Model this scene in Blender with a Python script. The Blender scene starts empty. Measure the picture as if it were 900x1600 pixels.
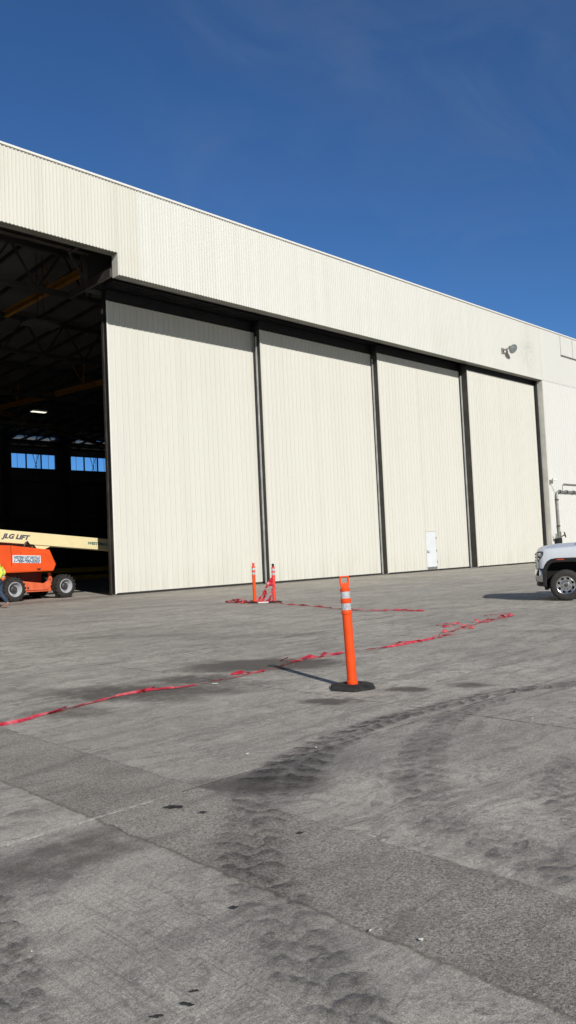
import bpy, bmesh, math, random
from math import sin, cos, pi, radians, sqrt, atan2
from mathutils import Vector, Matrix, noise as mnoise

random.seed(7)
S = bpy.context.scene
COL = S.collection

# ------------------------------------------------------------------ materials
def new_mat(name):
    m = bpy.data.materials.new(name)
    m.use_nodes = True
    nt = m.node_tree
    nt.nodes.clear()
    out = nt.nodes.new('ShaderNodeOutputMaterial')
    b = nt.nodes.new('ShaderNodeBsdfPrincipled')
    nt.links.new(b.outputs[0], out.inputs[0])
    return m, nt, b, out

class NB:
    """small node-building helper"""
    def __init__(self, nt): self.nt = nt
    def n(self, t, **kw):
        nd = self.nt.nodes.new(t)
        for k, v in kw.items(): setattr(nd, k, v)
        return nd
    def l(self, a, b): self.nt.links.new(a, b)
    def val(self, sock, v):
        if hasattr(v, 'is_linked') or isinstance(v, bpy.types.NodeSocket): self.l(v, sock)
        else: sock.default_value = v
    def math(self, op, a, b=0.0, c=0.0, clamp=False):
        nd = self.n('ShaderNodeMath', operation=op, use_clamp=clamp)
        self.val(nd.inputs[0], a); self.val(nd.inputs[1], b); self.val(nd.inputs[2], c)
        return nd.outputs[0]
    def noise(self, vec, scale, detail=4.0, rough=0.55, dist=0.0):
        nd = self.n('ShaderNodeTexNoise')
        if vec is not None: self.l(vec, nd.inputs['Vector'])
        nd.inputs['Scale'].default_value = scale
        nd.inputs['Detail'].default_value = detail
        nd.inputs['Roughness'].default_value = rough
        nd.inputs['Distortion'].default_value = dist
        return nd.outputs['Fac']
    def mapping(self, vec, loc=(0,0,0), rot=(0,0,0), scale=(1,1,1)):
        nd = self.n('ShaderNodeMapping')
        self.l(vec, nd.inputs[0])
        nd.inputs[1].default_value = loc; nd.inputs[2].default_value = rot; nd.inputs[3].default_value = scale
        return nd.outputs[0]
    def ramp(self, fac, stops, interp='LINEAR'):
        nd = self.n('ShaderNodeValToRGB')
        cr = nd.color_ramp; cr.interpolation = interp
        while len(cr.elements) < len(stops): cr.elements.new(0.5)
        for e, (p, c) in zip(cr.elements, stops):
            e.position = p
            e.color = (c, c, c, 1) if not isinstance(c, tuple) else (*c, 1)
        self.l(fac, nd.inputs[0])
        return nd.outputs[0]
    def sstep(self, x, a, b):
        nd = self.n('ShaderNodeMapRange', interpolation_type='SMOOTHSTEP')
        self.val(nd.inputs[0], x)
        nd.inputs[1].default_value = a; nd.inputs[2].default_value = b
        nd.inputs[3].default_value = 0.0; nd.inputs[4].default_value = 1.0
        return nd.outputs[0]
    def mix(self, fac, a, b, mode='MIX'):
        nd = self.n('ShaderNodeMix', data_type='RGBA', blend_type=mode)
        self.val(nd.inputs[0], fac)
        for i, v in ((6, a), (7, b)):
            if isinstance(v, tuple): nd.inputs[i].default_value = (*v, 1)
            else: self.l(v, nd.inputs[i])
        return nd.outputs[2]
    def bump(self, h, strength, dist=0.01, normal=None):
        nd = self.n('ShaderNodeBump')
        nd.inputs['Strength'].default_value = strength
        nd.inputs['Distance'].default_value = dist
        self.l(h, nd.inputs['Height'])
        if normal is not None: self.l(normal, nd.inputs['Normal'])
        return nd.outputs[0]
    def objco(self):
        return self.n('ShaderNodeTexCoord').outputs['Object']
    def sep(self, v):
        nd = self.n('ShaderNodeSeparateXYZ'); self.l(v, nd.inputs[0]); return nd.outputs
    def comb(self, x, y, z=0.0):
        nd = self.n('ShaderNodeCombineXYZ')
        self.val(nd.inputs[0], x); self.val(nd.inputs[1], y); self.val(nd.inputs[2], z)
        return nd.outputs[0]

def paint(name, col, rough=0.5, metal=0.0, var=0.12, scale=4.0, bump=0.0, spec=0.5, coat=0.0, dirt=None):
    """plain paint / rubber / steel with a little wear in it"""
    m, nt, b, out = new_mat(name)
    N = NB(nt); co = N.objco()
    a = N.noise(co, scale, 5, 0.6)
    dark = tuple(c*(1-var) for c in col); lite = tuple(min(1, c*(1+var)) for c in col)
    c = N.mix(N.sstep(a, 0.3, 0.7), dark, lite)
    if dirt:
        d = N.noise(co, scale*3, 6, 0.7)
        c = N.mix(N.math('MULTIPLY', N.sstep(d, 0.55, 0.75), 0.5), c, dirt)
    N.l(c, b.inputs['Base Color'])
    r = N.math('MULTIPLY_ADD', a, 0.2, rough-0.1)
    N.l(r, b.inputs['Roughness'])
    b.inputs['Metallic'].default_value = metal
    b.inputs['Specular IOR Level'].default_value = spec
    b.inputs['Coat Weight'].default_value = coat
    if bump: N.l(N.bump(N.noise(co, scale*12, 4), bump, 0.004), b.inputs['Normal'])
    return m

def cladding(name, col, stain=0.1):
    """painted sheet steel: faint vertical weather streaks and blotches"""
    m, nt, b, out = new_mat(name)
    N = NB(nt); co = N.objco()
    streak = N.noise(N.mapping(co, scale=(2.2, 1.0, 0.05)), 1.0, 5, 0.6)
    panel = N.noise(N.mapping(co, scale=(0.9, 0.2, 0.001)), 1.0, 2, 0.5)
    blot = N.noise(co, 0.25, 5, 0.6)
    f = N.math('ADD', N.math('MULTIPLY', N.sstep(streak, 0.42, 0.72), 0.6), N.math('MULTIPLY', N.sstep(blot, 0.5, 0.75), 0.5))
    f = N.math('MULTIPLY', f, stain*4, clamp=True)
    c = N.mix(f, col, tuple(k*q for k, q in zip(col, (0.80, 0.79, 0.75))))
    c = N.mix(N.math('MULTIPLY', N.sstep(panel, 0.45, 0.6), 0.10), c, tuple(k*q for k, q in zip(col, (0.86, 0.86, 0.82))))
    xx_, yy_, z = N.sep(co)
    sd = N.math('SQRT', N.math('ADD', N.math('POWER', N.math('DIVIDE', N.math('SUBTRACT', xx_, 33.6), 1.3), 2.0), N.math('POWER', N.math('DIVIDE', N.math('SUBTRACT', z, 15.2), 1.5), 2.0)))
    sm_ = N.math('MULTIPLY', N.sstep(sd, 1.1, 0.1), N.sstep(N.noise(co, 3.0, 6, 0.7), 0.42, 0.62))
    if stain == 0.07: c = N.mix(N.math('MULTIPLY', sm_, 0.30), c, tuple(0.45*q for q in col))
    lap = N.math('FRACT', N.math('DIVIDE', N.math('ADD', z, 0.7), 4.45))
    c = N.mix(N.math('MULTIPLY', N.sstep(lap, 0.008, 0.002), 0.07), c, tuple(0.55*q for q in col))
    grime = N.math('MULTIPLY', N.sstep(z, 1.6, 0.1), N.sstep(streak, 0.35, 0.7))
    c = N.mix(N.math('MULTIPLY', grime, 0.25), c, tuple(k*q for k, q in zip(col, (0.62, 0.58, 0.50))))
    N.l(c, b.inputs['Base Color'])
    b.inputs['Roughness'].default_value = 0.55
    b.inputs['Specular IOR Level'].default_value = 0.25
    wob = N.noise(N.mapping(co, scale=(1.2, 1, 0.5)), 1.0, 3)
    N.l(N.bump(wob, 0.12, 0.02), b.inputs['Normal'])
    return m

M = {}
M['clad'] = cladding('cream_cladding', (0.73, 0.733, 0.69), 0.07)
M['clad_old'] = cladding('aged_cladding', (0.70, 0.695, 0.63), 0.09)
M['clad_door'] = cladding('door_cladding', (0.685, 0.680, 0.622), 0.06)
M['clad_side'] = cladding('pale_cladding', (0.70, 0.706, 0.675), 0.03)
M['cap'] = paint('white_trim', (0.82, 0.81, 0.76), 0.5, var=0.03)
M['trim_grey'] = paint('grey_flashing', (0.16, 0.16, 0.135), 0.5, var=0.15, scale=2)
M['trim_pale'] = paint('pale_flashing', (0.60, 0.59, 0.54), 0.5, var=0.12, scale=1.0)
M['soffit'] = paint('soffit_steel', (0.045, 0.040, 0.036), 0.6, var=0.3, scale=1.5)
M['steel_black'] = paint('black_steel', (0.018, 0.018, 0.02), 0.45, var=0.3, scale=2)
M['steel_brown'] = paint('brown_seal', (0.042, 0.037, 0.030), 0.6, var=0.35, scale=1.2)
M['steel_bright'] = paint('bright_guide', (0.46, 0.48, 0.48), 0.5, metal=0.0, var=0.2, scale=1.0)
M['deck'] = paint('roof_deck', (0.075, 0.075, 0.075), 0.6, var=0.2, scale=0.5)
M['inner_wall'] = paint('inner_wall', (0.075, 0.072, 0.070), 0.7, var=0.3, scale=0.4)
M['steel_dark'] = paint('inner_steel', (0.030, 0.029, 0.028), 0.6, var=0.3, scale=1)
M['yellow_dull'] = paint('yellow_rail_paint', (0.25, 0.115, 0.013), 0.55, var=0.25, scale=1.5)
M['yellow_guard'] = paint('yellow_guard_paint', (0.72, 0.44, 0.03), 0.5, var=0.2, scale=1.5)
M['roof_out'] = paint('roof_sheet', (0.5, 0.5, 0.48), 0.5, var=0.1)
M['door_white'] = paint('door_white', (0.74, 0.77, 0.80), 0.45, var=0.04, scale=2)
M['orange'] = paint('lift_orange', (0.86, 0.098, 0.014), 0.42, var=0.08, scale=2, coat=0.2, dirt=(0.55, 0.10, 0.03))
M['orange_chassis'] = paint('chassis_orange', (0.78, 0.15, 0.06), 0.5, var=0.15, scale=4, dirt=(0.45, 0.18, 0.11))
M['maroon'] = paint('turntable_shade_red', (0.16, 0.020, 0.010), 0.5, var=0.25, scale=4)  # turntable's shade under the hood put into the colour; also colours seam and stripe
M['cream'] = paint('boom_cream', (0.88, 0.77, 0.44), 0.42, var=0.04, scale=1.5, dirt=(0.75, 0.62, 0.33))
M['ink'] = paint('decal_ink', (0.065, 0.085, 0.125), 0.5, var=0.1)
M['ink_blue'] = paint('decal_blue', (0.09, 0.16, 0.25), 0.5, var=0.1)
M['ink_teal'] = paint('decal_teal', (0.11, 0.20, 0.17), 0.5, var=0.1)
M['sign_white'] = paint('decal_white', (0.76, 0.78, 0.78), 0.5, var=0.05)
M['tyre'] = paint('tyre_rubber', (0.038, 0.036, 0.033), 0.85, var=0.3, scale=12, bump=0.3, spec=0.2, dirt=(0.11, 0.10, 0.085))
M['tyre_clean'] = paint('road_tyre', (0.045, 0.043, 0.041), 0.8, var=0.15, scale=10, spec=0.25)
M['rim_grey'] = paint('painted_rim', (0.46, 0.47, 0.49), 0.4, var=0.12, scale=6)
M['hub_dark'] = paint('hub_dark', (0.06, 0.06, 0.065), 0.5, var=0.3, scale=10)
M['alu'] = paint('polished_rim', (0.72, 0.72, 0.73), 0.22, metal=0.95, var=0.06, scale=8)
M['chrome'] = paint('chrome', (0.62, 0.62, 0.63), 0.14, metal=1.0, var=0.04, scale=8)
M['truck_white'] = paint('truck_white', (0.66, 0.70, 0.76), 0.3, var=0.02, scale=1, coat=0.6)
M['plastic'] = paint('black_plastic', (0.014, 0.014, 0.015), 0.5, var=0.2, scale=8)
M['liner'] = paint('wheel_liner', (0.006, 0.006, 0.006), 0.9, var=0.2)
M['marker'] = paint('amber_marker', (0.55, 0.06, 0.02), 0.25, var=0.1)
M['lamp_dark'] = paint('headlight_housing', (0.05, 0.055, 0.06), 0.15, var=0.3, scale=20, coat=0.8)
M['lamp_chrome'] = paint('headlight_reflector', (0.6, 0.62, 0.65), 0.15, metal=0.9)
M['glass_dark'] = paint('tinted_glass', (0.02, 0.025, 0.03), 0.06, var=0.05)
M['post_orange'] = paint('post_orange', (0.95, 0.088, 0.012), 0.5, var=0.07, scale=7, spec=0.3, dirt=(0.70, 0.085, 0.03))
M['post_red'] = paint('post_faded_red', (0.92, 0.070, 0.055), 0.5, var=0.06, scale=6, spec=0.3)
M['band'] = paint('reflective_band', (0.62, 0.65, 0.68), 0.28, var=0.22, scale=14, metal=0.25)
M['rubber'] = paint('rubber_base', (0.035, 0.035, 0.034), 0.8, var=0.35, scale=9, bump=0.25, spec=0.25, dirt=(0.09, 0.085, 0.08))
M['galv'] = paint('galvanised', (0.33, 0.33, 0.31), 0.45, metal=0.5, var=0.2, scale=4)
M['lamp_body'] = paint('flood_body', (0.30, 0.28, 0.25), 0.5, metal=0.3, var=0.2, scale=6)
M['lens'] = paint('flood_lens', (0.42, 0.50, 0.53), 0.08, metal=0.6, var=0.25, scale=3)
M['jeans'] = paint('denim', (0.035, 0.06, 0.115), 0.9, var=0.35, scale=14, bump=0.4)
M['vest'] = paint('hivis_yellow', (0.78, 0.86, 0.10), 0.8, var=0.08, scale=8, bump=0.2)
M['vest_orange'] = paint('hivis_orange', (0.85, 0.25, 0.04), 0.8, var=0.08, scale=8)
M['silver_tape'] = paint('reflective_tape', (0.58, 0.60, 0.56), 0.4, var=0.1)
M['skin'] = paint('skin', (0.50, 0.28, 0.19), 0.55, var=0.08, scale=12)
M['hair'] = paint('hair', (0.02, 0.013, 0.009), 0.6, var=0.3, scale=30)
M['shoe'] = paint('work_shoe', (0.20, 0.12, 0.085), 0.75, var=0.2, scale=12)
M['paper'] = paint('paper_scrap', (0.72, 0.71, 0.67), 0.8, var=0.1, scale=20)
M['leaf'] = paint('oily_rag', (0.030, 0.027, 0.024), 0.8, var=0.4, scale=25)

# tape plastic: thin, slightly translucent
def tape_mat():
    m, nt, b, out = new_mat('tape_plastic')
    N = NB(nt); co = N.objco()
    a = N.noise(co, 9, 4, 0.6)
    N.l(N.ramp(a, [(0.36, (0.40, 0.018, 0.045)), (0.50, (0.74, 0.055, 0.09)), (0.68, (0.86, 0.26, 0.28))]), b.inputs['Base Color'])
    b.inputs['Roughness'].default_value = 0.33
    tr = N.n('ShaderNodeBsdfTranslucent'); tr.inputs[0].default_value = (0.8, 0.05, 0.09, 1)
    mx = N.n('ShaderNodeMixShader'); mx.inputs[0].default_value = 0.3
    N.l(b.outputs[0], mx.inputs[1]); N.l(tr.outputs[0], mx.inputs[2]); N.l(mx.outputs[0], out.inputs[0])
    return m
M['tape'] = tape_mat()

def lamp_mat():
    m, nt, b, out = new_mat('lit_tube_light')
    b.inputs['Base Color'].default_value = (0.8, 0.8, 0.75, 1)
    b.inputs['Emission Color'].default_value = (1.0, 0.95, 0.78, 1)
    b.inputs['Emission Strength'].default_value = 1.1
    return m
M['lit'] = lamp_mat()

def pane_mat(name, tint, rough=0.0):
    m, nt, b, out = new_mat(name)
    N = NB(nt)
    t = N.n('ShaderNodeBsdfTransparent'); t.inputs[0].default_value = (*tint, 1)
    g = N.n('ShaderNodeBsdfGlossy'); g.inputs['Roughness'].default_value = 0.05
    fr = N.n('ShaderNodeFresnel'); fr.inputs[0].default_value = 1.45
    mx = N.n('ShaderNodeMixShader'); N.l(fr.outputs[0], mx.inputs[0])
    N.l(t.outputs[0], mx.inputs[1]); N.l(g.outputs[0], mx.inputs[2]); N.l(mx.outputs[0], out.inputs[0])
    return m
M['pane'] = pane_mat('window_pane', (0.55, 0.70, 0.84))

def frp_mat():
    m, nt, b, out = new_mat('translucent_roof_sheet')
    N = NB(nt)
    t = N.n('ShaderNodeBsdfTranslucent'); t.inputs[0].default_value = (0.15, 0.17, 0.18, 1)
    N.l(t.outputs[0], out.inputs[0])
    return m
M['frp'] = frp_mat()

# ------------------------------------------------------------------ ground materials
def edges(N, vec, scale, count, power, detail=2.0, dist=0.6):
    """overlapping scuff edges: sharp on one side, fading out on the other"""
    n = N.noise(vec, scale, detail, 0.5, dist)
    f = N.math('FRACT', N.math('MULTIPLY', n, count))
    d = N.math('POWER', N.math('SUBTRACT', 1.0, f), power)
    return N.math('MULTIPLY', d, N.sstep(f, 0.0, 0.06))

def ground_mat():
    m, nt, b, out = new_mat('apron_concrete')
    N = NB(nt); co = N.objco()
    x, y, z = N.sep(co)
    warp = N.n('ShaderNodeTexNoise'); N.l(co, warp.inputs['Vector'])
    warp.inputs['Scale'].default_value = 1.7; warp.inputs['Detail'].default_value = 5
    wv = N.n('ShaderNodeVectorMath', operation='MULTIPLY_ADD')
    N.l(warp.outputs['Color'], wv.inputs[0]); wv.inputs[1].default_value = (0.35, 0.35, 0); N.l(co, wv.inputs[2])
    wco = wv.outputs[0]
    broad = N.noise(co, 0.28, 6, 0.6)
    mid = N.noise(wco, 1.6, 8, 0.66)
    sm = N.noise(wco, 6.0, 7, 0.7)
    across = lambda a, sx, sy: N.mapping(wco, rot=(0, 0, radians(a)), scale=(sx, sy, 1))
    st1 = N.noise(across(40, 0.30, 2.2), 1.5, 8, 0.7, 0.8)
    st2 = N.noise(across(-25, 0.35, 2.4), 2.2, 8, 0.7, 0.8)
    e1 = edges(N, across(44, 0.75, 1.7), 1.5, 8, 3.2)
    e2 = edges(N, across(20, 0.8, 1.6), 3.0, 8, 3.0)
    e3 = edges(N, across(60, 0.6, 1.6), 6.0, 7, 2.6)
    k1 = N.sstep(N.noise(co, 0.55, 4, 0.6), 0.38, 0.58)
    k2 = N.sstep(N.noise(N.mapping(co, loc=(7, 3, 0)), 0.8, 4, 0.6), 0.38, 0.56)
    k3 = N.sstep(N.noise(N.mapping(co, loc=(1, 9, 0)), 1.1, 4, 0.6), 0.36, 0.56)
    brush = N.noise(N.mapping(co, rot=(0, 0, radians(-58)), scale=(60, 1.2, 1)), 1.0, 4, 0.6)
    fine = N.noise(co, 48, 6, 0.8)
    grain = N.noise(co, 140, 4, 0.8)
    c = N.mix(N.sstep(broad, 0.34, 0.66), (0.330, 0.318, 0.296), (0.430, 0.415, 0.385))
    c = N.mix(N.math('MULTIPLY', N.sstep(mid, 0.44, 0.66), 0.55), c, (0.255, 0.247, 0.233))
    c = N.mix(N.math('MULTIPLY', N.sstep(mid, 0.46, 0.30), 0.35), c, (0.49, 0.475, 0.445))
    c = N.mix(N.math('MULTIPLY', N.sstep(st1, 0.50, 0.64), 0.50), c, (0.165, 0.160, 0.152))
    c = N.mix(N.math('MULTIPLY', N.sstep(st2, 0.51, 0.64), 0.48), c, (0.170, 0.166, 0.158))
    brkm = N.sstep(N.noise(co, 7.0, 5, 0.65), 0.38, 0.60)
    e1 = N.math('MULTIPLY', e1, brkm); e2 = N.math('MULTIPLY', e2, brkm)
    c = N.mix(N.math('MULTIPLY', N.math('MULTIPLY', e1, k1), 0.70), c, (0.105, 0.103, 0.100))
    c = N.mix(N.math('MULTIPLY', N.math('MULTIPLY', e2, k2), 0.64), c, (0.115, 0.113, 0.110))
    c = N.mix(N.math('MULTIPLY', N.math('MULTIPLY', e3, k3), 0.55), c, (0.125, 0.122, 0.118))
    c = N.mix(N.math('MULTIPLY', N.sstep(sm, 0.50, 0.70), 0.50), c, (0.185, 0.180, 0.172))
    c = N.mix(N.math('MULTIPLY', N.sstep(sm, 0.46, 0.28), 0.35), c, (0.52, 0.505, 0.475))
    # slab bays: the near bays (y < 4.17) are darker and bluer towards the joint and beside the strip
    nearbay = N.math('MULTIPLY', N.sstep(y, 4.18, 4.165), N.sstep(x, 8.0, 3.2))
    leftbay = N.sstep(x, 3.20, 3.10)
    jd = N.sstep(y, 3.1, 4.17)
    blotch = N.sstep(N.noise(wco, 1.3, 7, 0.68), 0.38, 0.58)
    c = N.mix(N.math('MULTIPLY', N.math('MULTIPLY', nearbay, jd), N.math('MULTIPLY_ADD', blotch, 0.60, 0.12)), c, (0.135, 0.137, 0.138))
    c = N.mix(N.math('MULTIPLY', nearbay, N.math('MULTIPLY_ADD', leftbay, 0.04, 0.02)), c, (0.24, 0.243, 0.242))
    # a dark stain for each patch in the apron: centre, half-axes, angle, strength
    dn = N.noise(co, 2.5, 7, 0.7)
    dx = N.math('MULTIPLY_ADD', dn, 1.2, -0.6)
    stains = [((4.84, 7.84), 0.95, 0.62, -58, 1.05), ((5.85, 7.84), 0.65, 0.42, -59, 0.95), ((7.23, 7.95), 1.25, 0.62, -60, 1.3), ((6.6, 8.2), 0.7, 0.35, -60, 0.8), ((5.45, 7.15), 0.7, 0.35, -58, 0.8),
              ((4.92, 6.94), 0.42, 0.26, -58, 0.6), ((6.05, 7.00), 0.5, 0.2, -58, 0.45), ((5.75, 5.44), 0.33, 0.20, -57, 1.4), ((6.71, 5.17), 0.30, 0.18, -58, 1.2),
              ((7.27, 4.76), 0.32, 0.18, -58, 0.85), ((3.9, 7.3), 0.6, 0.35, -58, 0.65), ((4.3, 8.9), 0.9, 0.3, -58, 0.35), ((9.5, 11.0), 1.4, 0.4, -50, 0.30), ((8.4, 13.5), 2.0, 0.4, -52, 0.3),
              ((3.42, 3.90), 0.55, 0.26, -50, 0.85), ((2.05, 3.80), 0.62, 0.30, 10, 0.75), ((12.5, 6.2), 1.5, 0.3, -60, 0.3), ((15, 20), 3, 0.7, -40, 0.25)]
    for (sx, sy), ra, rb, ang, st in stains:
        ca, sa = cos(radians(ang)), sin(radians(ang))
        k = min(1.0, rb/0.3)
        px = N.math('ADD', N.math('SUBTRACT', x, sx), N.math('MULTIPLY', dx, k)); py = N.math('ADD', N.math('SUBTRACT', y, sy), N.math('MULTIPLY', dx, -0.6*k))
        u = N.math('ADD', N.math('MULTIPLY', px, ca/ra), N.math('MULTIPLY', py, sa/ra))
        v = N.math('ADD', N.math('MULTIPLY', px, -sa/rb), N.math('MULTIPLY', py, ca/rb))
        d = N.math('SQRT', N.math('ADD', N.math('MULTIPLY', u, u), N.math('MULTIPLY', v, v)))
        f = N.math('MULTIPLY', N.sstep(d, 1.25, 0.35), N.math('MULTIPLY', st, N.math('MULTIPLY_ADD', N.sstep(sm, 0.3, 0.6), 0.5, 0.6)))
        c = N.mix(N.math('MINIMUM', f, 0.95), c, (0.090, 0.084, 0.077))
    # broom finish and aggregate speckle
    bd = N.math('SQRT', N.math('ADD', N.math('POWER', N.math('SUBTRACT', x, 1.75), 2.0), N.math('POWER', N.math('SUBTRACT', y, 2.65), 2.0)))
    c = N.mix(N.math('MULTIPLY', N.sstep(brush, 0.50, 0.66), N.math('MULTIPLY_ADD', N.sstep(bd, 0.75, 0.2), 0.4, 0.18)), c, (0.15, 0.147, 0.142))
    c = N.mix(N.math('MULTIPLY', N.sstep(fine, 0.50, 0.60), 0.66), c, (0.62, 0.61, 0.60), 'MULTIPLY')
    c = N.mix(N.math('MULTIPLY', N.sstep(fine, 0.48, 0.38), 0.66), c, (1.35, 1.35, 1.34), 'MULTIPLY')
    c = N.mix(N.math('MULTIPLY', N.sstep(grain, 0.51, 0.58), 0.66), c, (0.55, 0.545, 0.535), 'MULTIPLY')
    c = N.mix(N.math('MULTIPLY', N.sstep(grain, 0.48, 0.41), 0.66), c, (1.55, 1.54, 1.52), 'MULTIPLY')
    c = N.mix(1.0, c, (1.39, 1.34, 1.26), 'MULTIPLY')
    N.l(c, b.inputs['Base Color'])
    b.inputs['Roughness'].default_value = 0.85
    b.inputs['Specular IOR Level'].default_value = 0.3
    h = N.math('ADD', N.math('MULTIPLY', fine, 0.6), N.math('MULTIPLY', grain, 0.5))
    n1 = N.bump(h, 0.55, 0.008)
    n2 = N.bump(N.math('ADD', N.math('MULTIPLY', e1, k1), sm), 0.12, 0.02, n1)
    N.l(n2, b.inputs['Normal'])
    return m

def strip_mat():
    m, nt, b, out = new_mat('rough_aggregate_strip')
    N = NB(nt); co = N.objco()
    x, y, z = N.sep(co)
    broad = N.noise(co, 1.2, 5, 0.6)
    g1 = N.noise(co, 85, 4, 0.75)
    g2 = N.noise(co, 55, 4, 0.65)
    vor = N.n('ShaderNodeTexVoronoi'); N.l(co, vor.inputs['Vector']); vor.inputs['Scale'].default_value = 120
    c = N.mix(N.sstep(broad, 0.32, 0.68), (0.298, 0.273, 0.238), (0.392, 0.362, 0.318))
    c = N.mix(N.math('MULTIPLY', N.sstep(g2, 0.50, 0.62), 0.7), c, (0.60, 0.59, 0.58), 'MULTIPLY')
    c = N.mix(N.math('MULTIPLY', N.sstep(g1, 0.53, 0.62), 0.8), c, (0.40, 0.39, 0.38), 'MULTIPLY')
    c = N.mix(N.math('MULTIPLY', N.sstep(g1, 0.47, 0.38), 0.8), c, (1.65, 1.64, 1.62), 'MULTIPLY')
    scuff = N.noise(N.mapping(co, rot=(0,0,0.5), scale=(0.8, 2.5, 1)), 1.8, 6, 0.6, 1.2)
    c = N.mix(N.math('MULTIPLY', N.sstep(scuff, 0.5, 0.68), 0.40), c, (0.14, 0.130, 0.118))
    N.l(c, b.inputs['Base Color'])
    b.inputs['Roughness'].default_value = 0.9
    b.inputs['Specular IOR Level'].default_value = 0.25
    h = N.math('ADD', N.math('MULTIPLY', g1, 0.8), N.math('MULTIPLY', vor.outputs['Distance'], 0.5))
    N.l(N.bump(h, 0.55, 0.008), b.inputs['Normal'])
    ed = N.math('MINIMUM', N.math('SUBTRACT', x, 2.33), N.math('SUBTRACT', 3.175, x))
    ed = N.math('ADD', ed, N.math('MULTIPLY_ADD', N.noise(co, 6, 7, 0.75), 0.12, -0.06))
    t = N.n('ShaderNodeBsdfTransparent'); mx = N.n('ShaderNodeMixShader')
    N.l(N.math('MULTIPLY', N.sstep(ed, 0.015, 0.055), N.math('MULTIPLY_ADD', N.sstep(N.noise(co, 2.2, 6, 0.65), 0.30, 0.5), 0.2, 0.8)), mx.inputs[0]); N.l(t.outputs[0], mx.inputs[1]); N.l(b.outputs[0], mx.inputs[2]); N.l(mx.outputs[0], out.inputs[0])
    return m

def decal_mat(name, pitch, kind, strength, col=(0.035, 0.035, 0.037)):
    """rubber left on the concrete by lugged tyres: u metres along, v -1..1 across"""
    m, nt, b, out = new_mat(name)
    N = NB(nt)
    uvn = N.n('ShaderNodeUVMap'); uvn.uv_map = 'UVMap'
    u, v, _ = N.sep(uvn.outputs[0])
    fade = N.n('ShaderNodeVertexColor'); fade.layer_name = 'fade'
    fz = N.sep(fade.outputs[0])[0]
    co = N.objco()
    nz = N.noise(co, 4.5, 6, 0.65); nz2 = N.noise(co, 20, 6, 0.7)
    brk = N.sstep(N.noise(co, 1.4, 5, 0.65), 0.34, 0.58)
    av = N.math('ABSOLUTE', v)
    half = N.math('GREATER_THAN', v, 0.0)
    nlow = N.noise(co, 1.9, 5, 0.6)
    wob = N.math('ADD', N.math('MULTIPLY_ADD', nz, 1.0, -0.5), N.math('MULTIPLY_ADD', nlow, 1.6 if kind == 'chevron' else 2.6, -0.8 if kind == 'chevron' else -1.3))
    if kind == 'chevron':
        ph = N.math('ADD', N.math('DIVIDE', u, pitch), N.math('MULTIPLY', av, -0.62))
        ph = N.math('ADD', ph, N.math('MULTIPLY', half, 0.5))
        ph = N.math('ADD', ph, wob)
        s = N.math('FRACT', ph)
        d = N.math('POWER', N.math('SUBTRACT', 1.0, s), 1.1)
        d = N.math('MULTIPLY', d, N.sstep(s, 0.0, 0.10))
        mask = N.math('MULTIPLY', N.sstep(av, 1.0, 0.72), N.math('MULTIPLY_ADD', N.sstep(av, 0.02, 0.2), 0.65, 0.35))
    elif kind == 'scallop':
        lob = N.math('ABSOLUTE', N.math('SINE', N.math('MULTIPLY_ADD', nlow, 6.0, N.math('MULTIPLY', v, 3.4))))
        ph = N.math('ADD', N.math('DIVIDE', u, pitch), N.math('MULTIPLY', lob, 0.55))
        ph = N.math('ADD', ph, N.math('MULTIPLY', wob, 1.2))
        s = N.math('FRACT', ph)
        d = N.math('POWER', N.math('SUBTRACT', 1.0, s), 1.6)
        d = N.math('MULTIPLY', d, N.sstep(s, 0.0, 0.05))
        mask = N.math('MULTIPLY', N.sstep(av, 1.0, 0.55), N.sstep(nz, 0.30, 0.48))
    else:
        d = N.math('ADD', 0.75, 0.0)
        mask = N.sstep(av, 1.0, 0.2)
    mod = N.math('MULTIPLY', N.math('MULTIPLY_ADD', N.sstep(nz2, 0.35, 0.65), 0.65, 0.35), N.math('MULTIPLY_ADD', brk, 0.55, 0.45))
    base = N.math('MULTIPLY', N.sstep(av, 1.0, 0.35), 0.30 if kind == 'chevron' else 0.22)
    a = N.math('ADD', N.math('MULTIPLY', d, mask), base)
    a = N.math('MULTIPLY', N.math('MULTIPLY', a, mod), N.math('MULTIPLY', fz, strength), clamp=True)
    b.inputs['Base Color'].default_value = (*col, 1)
    b.inputs['Roughness'].default_value = 0.8
    b.inputs['Specular IOR Level'].default_value = 0.2
    t = N.n('ShaderNodeBsdfTransparent')
    mx = N.n('ShaderNodeMixShader')
    N.l(a, mx.inputs[0]); N.l(t.outputs[0], mx.inputs[1]); N.l(b.outputs[0], mx.inputs[2])
    N.l(mx.outputs[0], out.inputs[0])
    return m

def joint_mat(name, col, strength):
    m, nt, b, out = new_mat(name)
    N = NB(nt); co = N.objco()
    a = N.math('MULTIPLY', N.sstep(N.noise(co, 14, 5, 0.7), 0.36, 0.56), strength)
    b.inputs['Base Color'].default_value = (*col, 1); b.inputs['Roughness'].default_value = 0.9
    t = N.n('ShaderNodeBsdfTransparent'); mx = N.n('ShaderNodeMixShader')
    N.l(a, mx.inputs[0]); N.l(t.outputs[0], mx.inputs[1]); N.l(b.outputs[0], mx.inputs[2]); N.l(mx.outputs[0], out.inputs[0])
    return m

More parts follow.
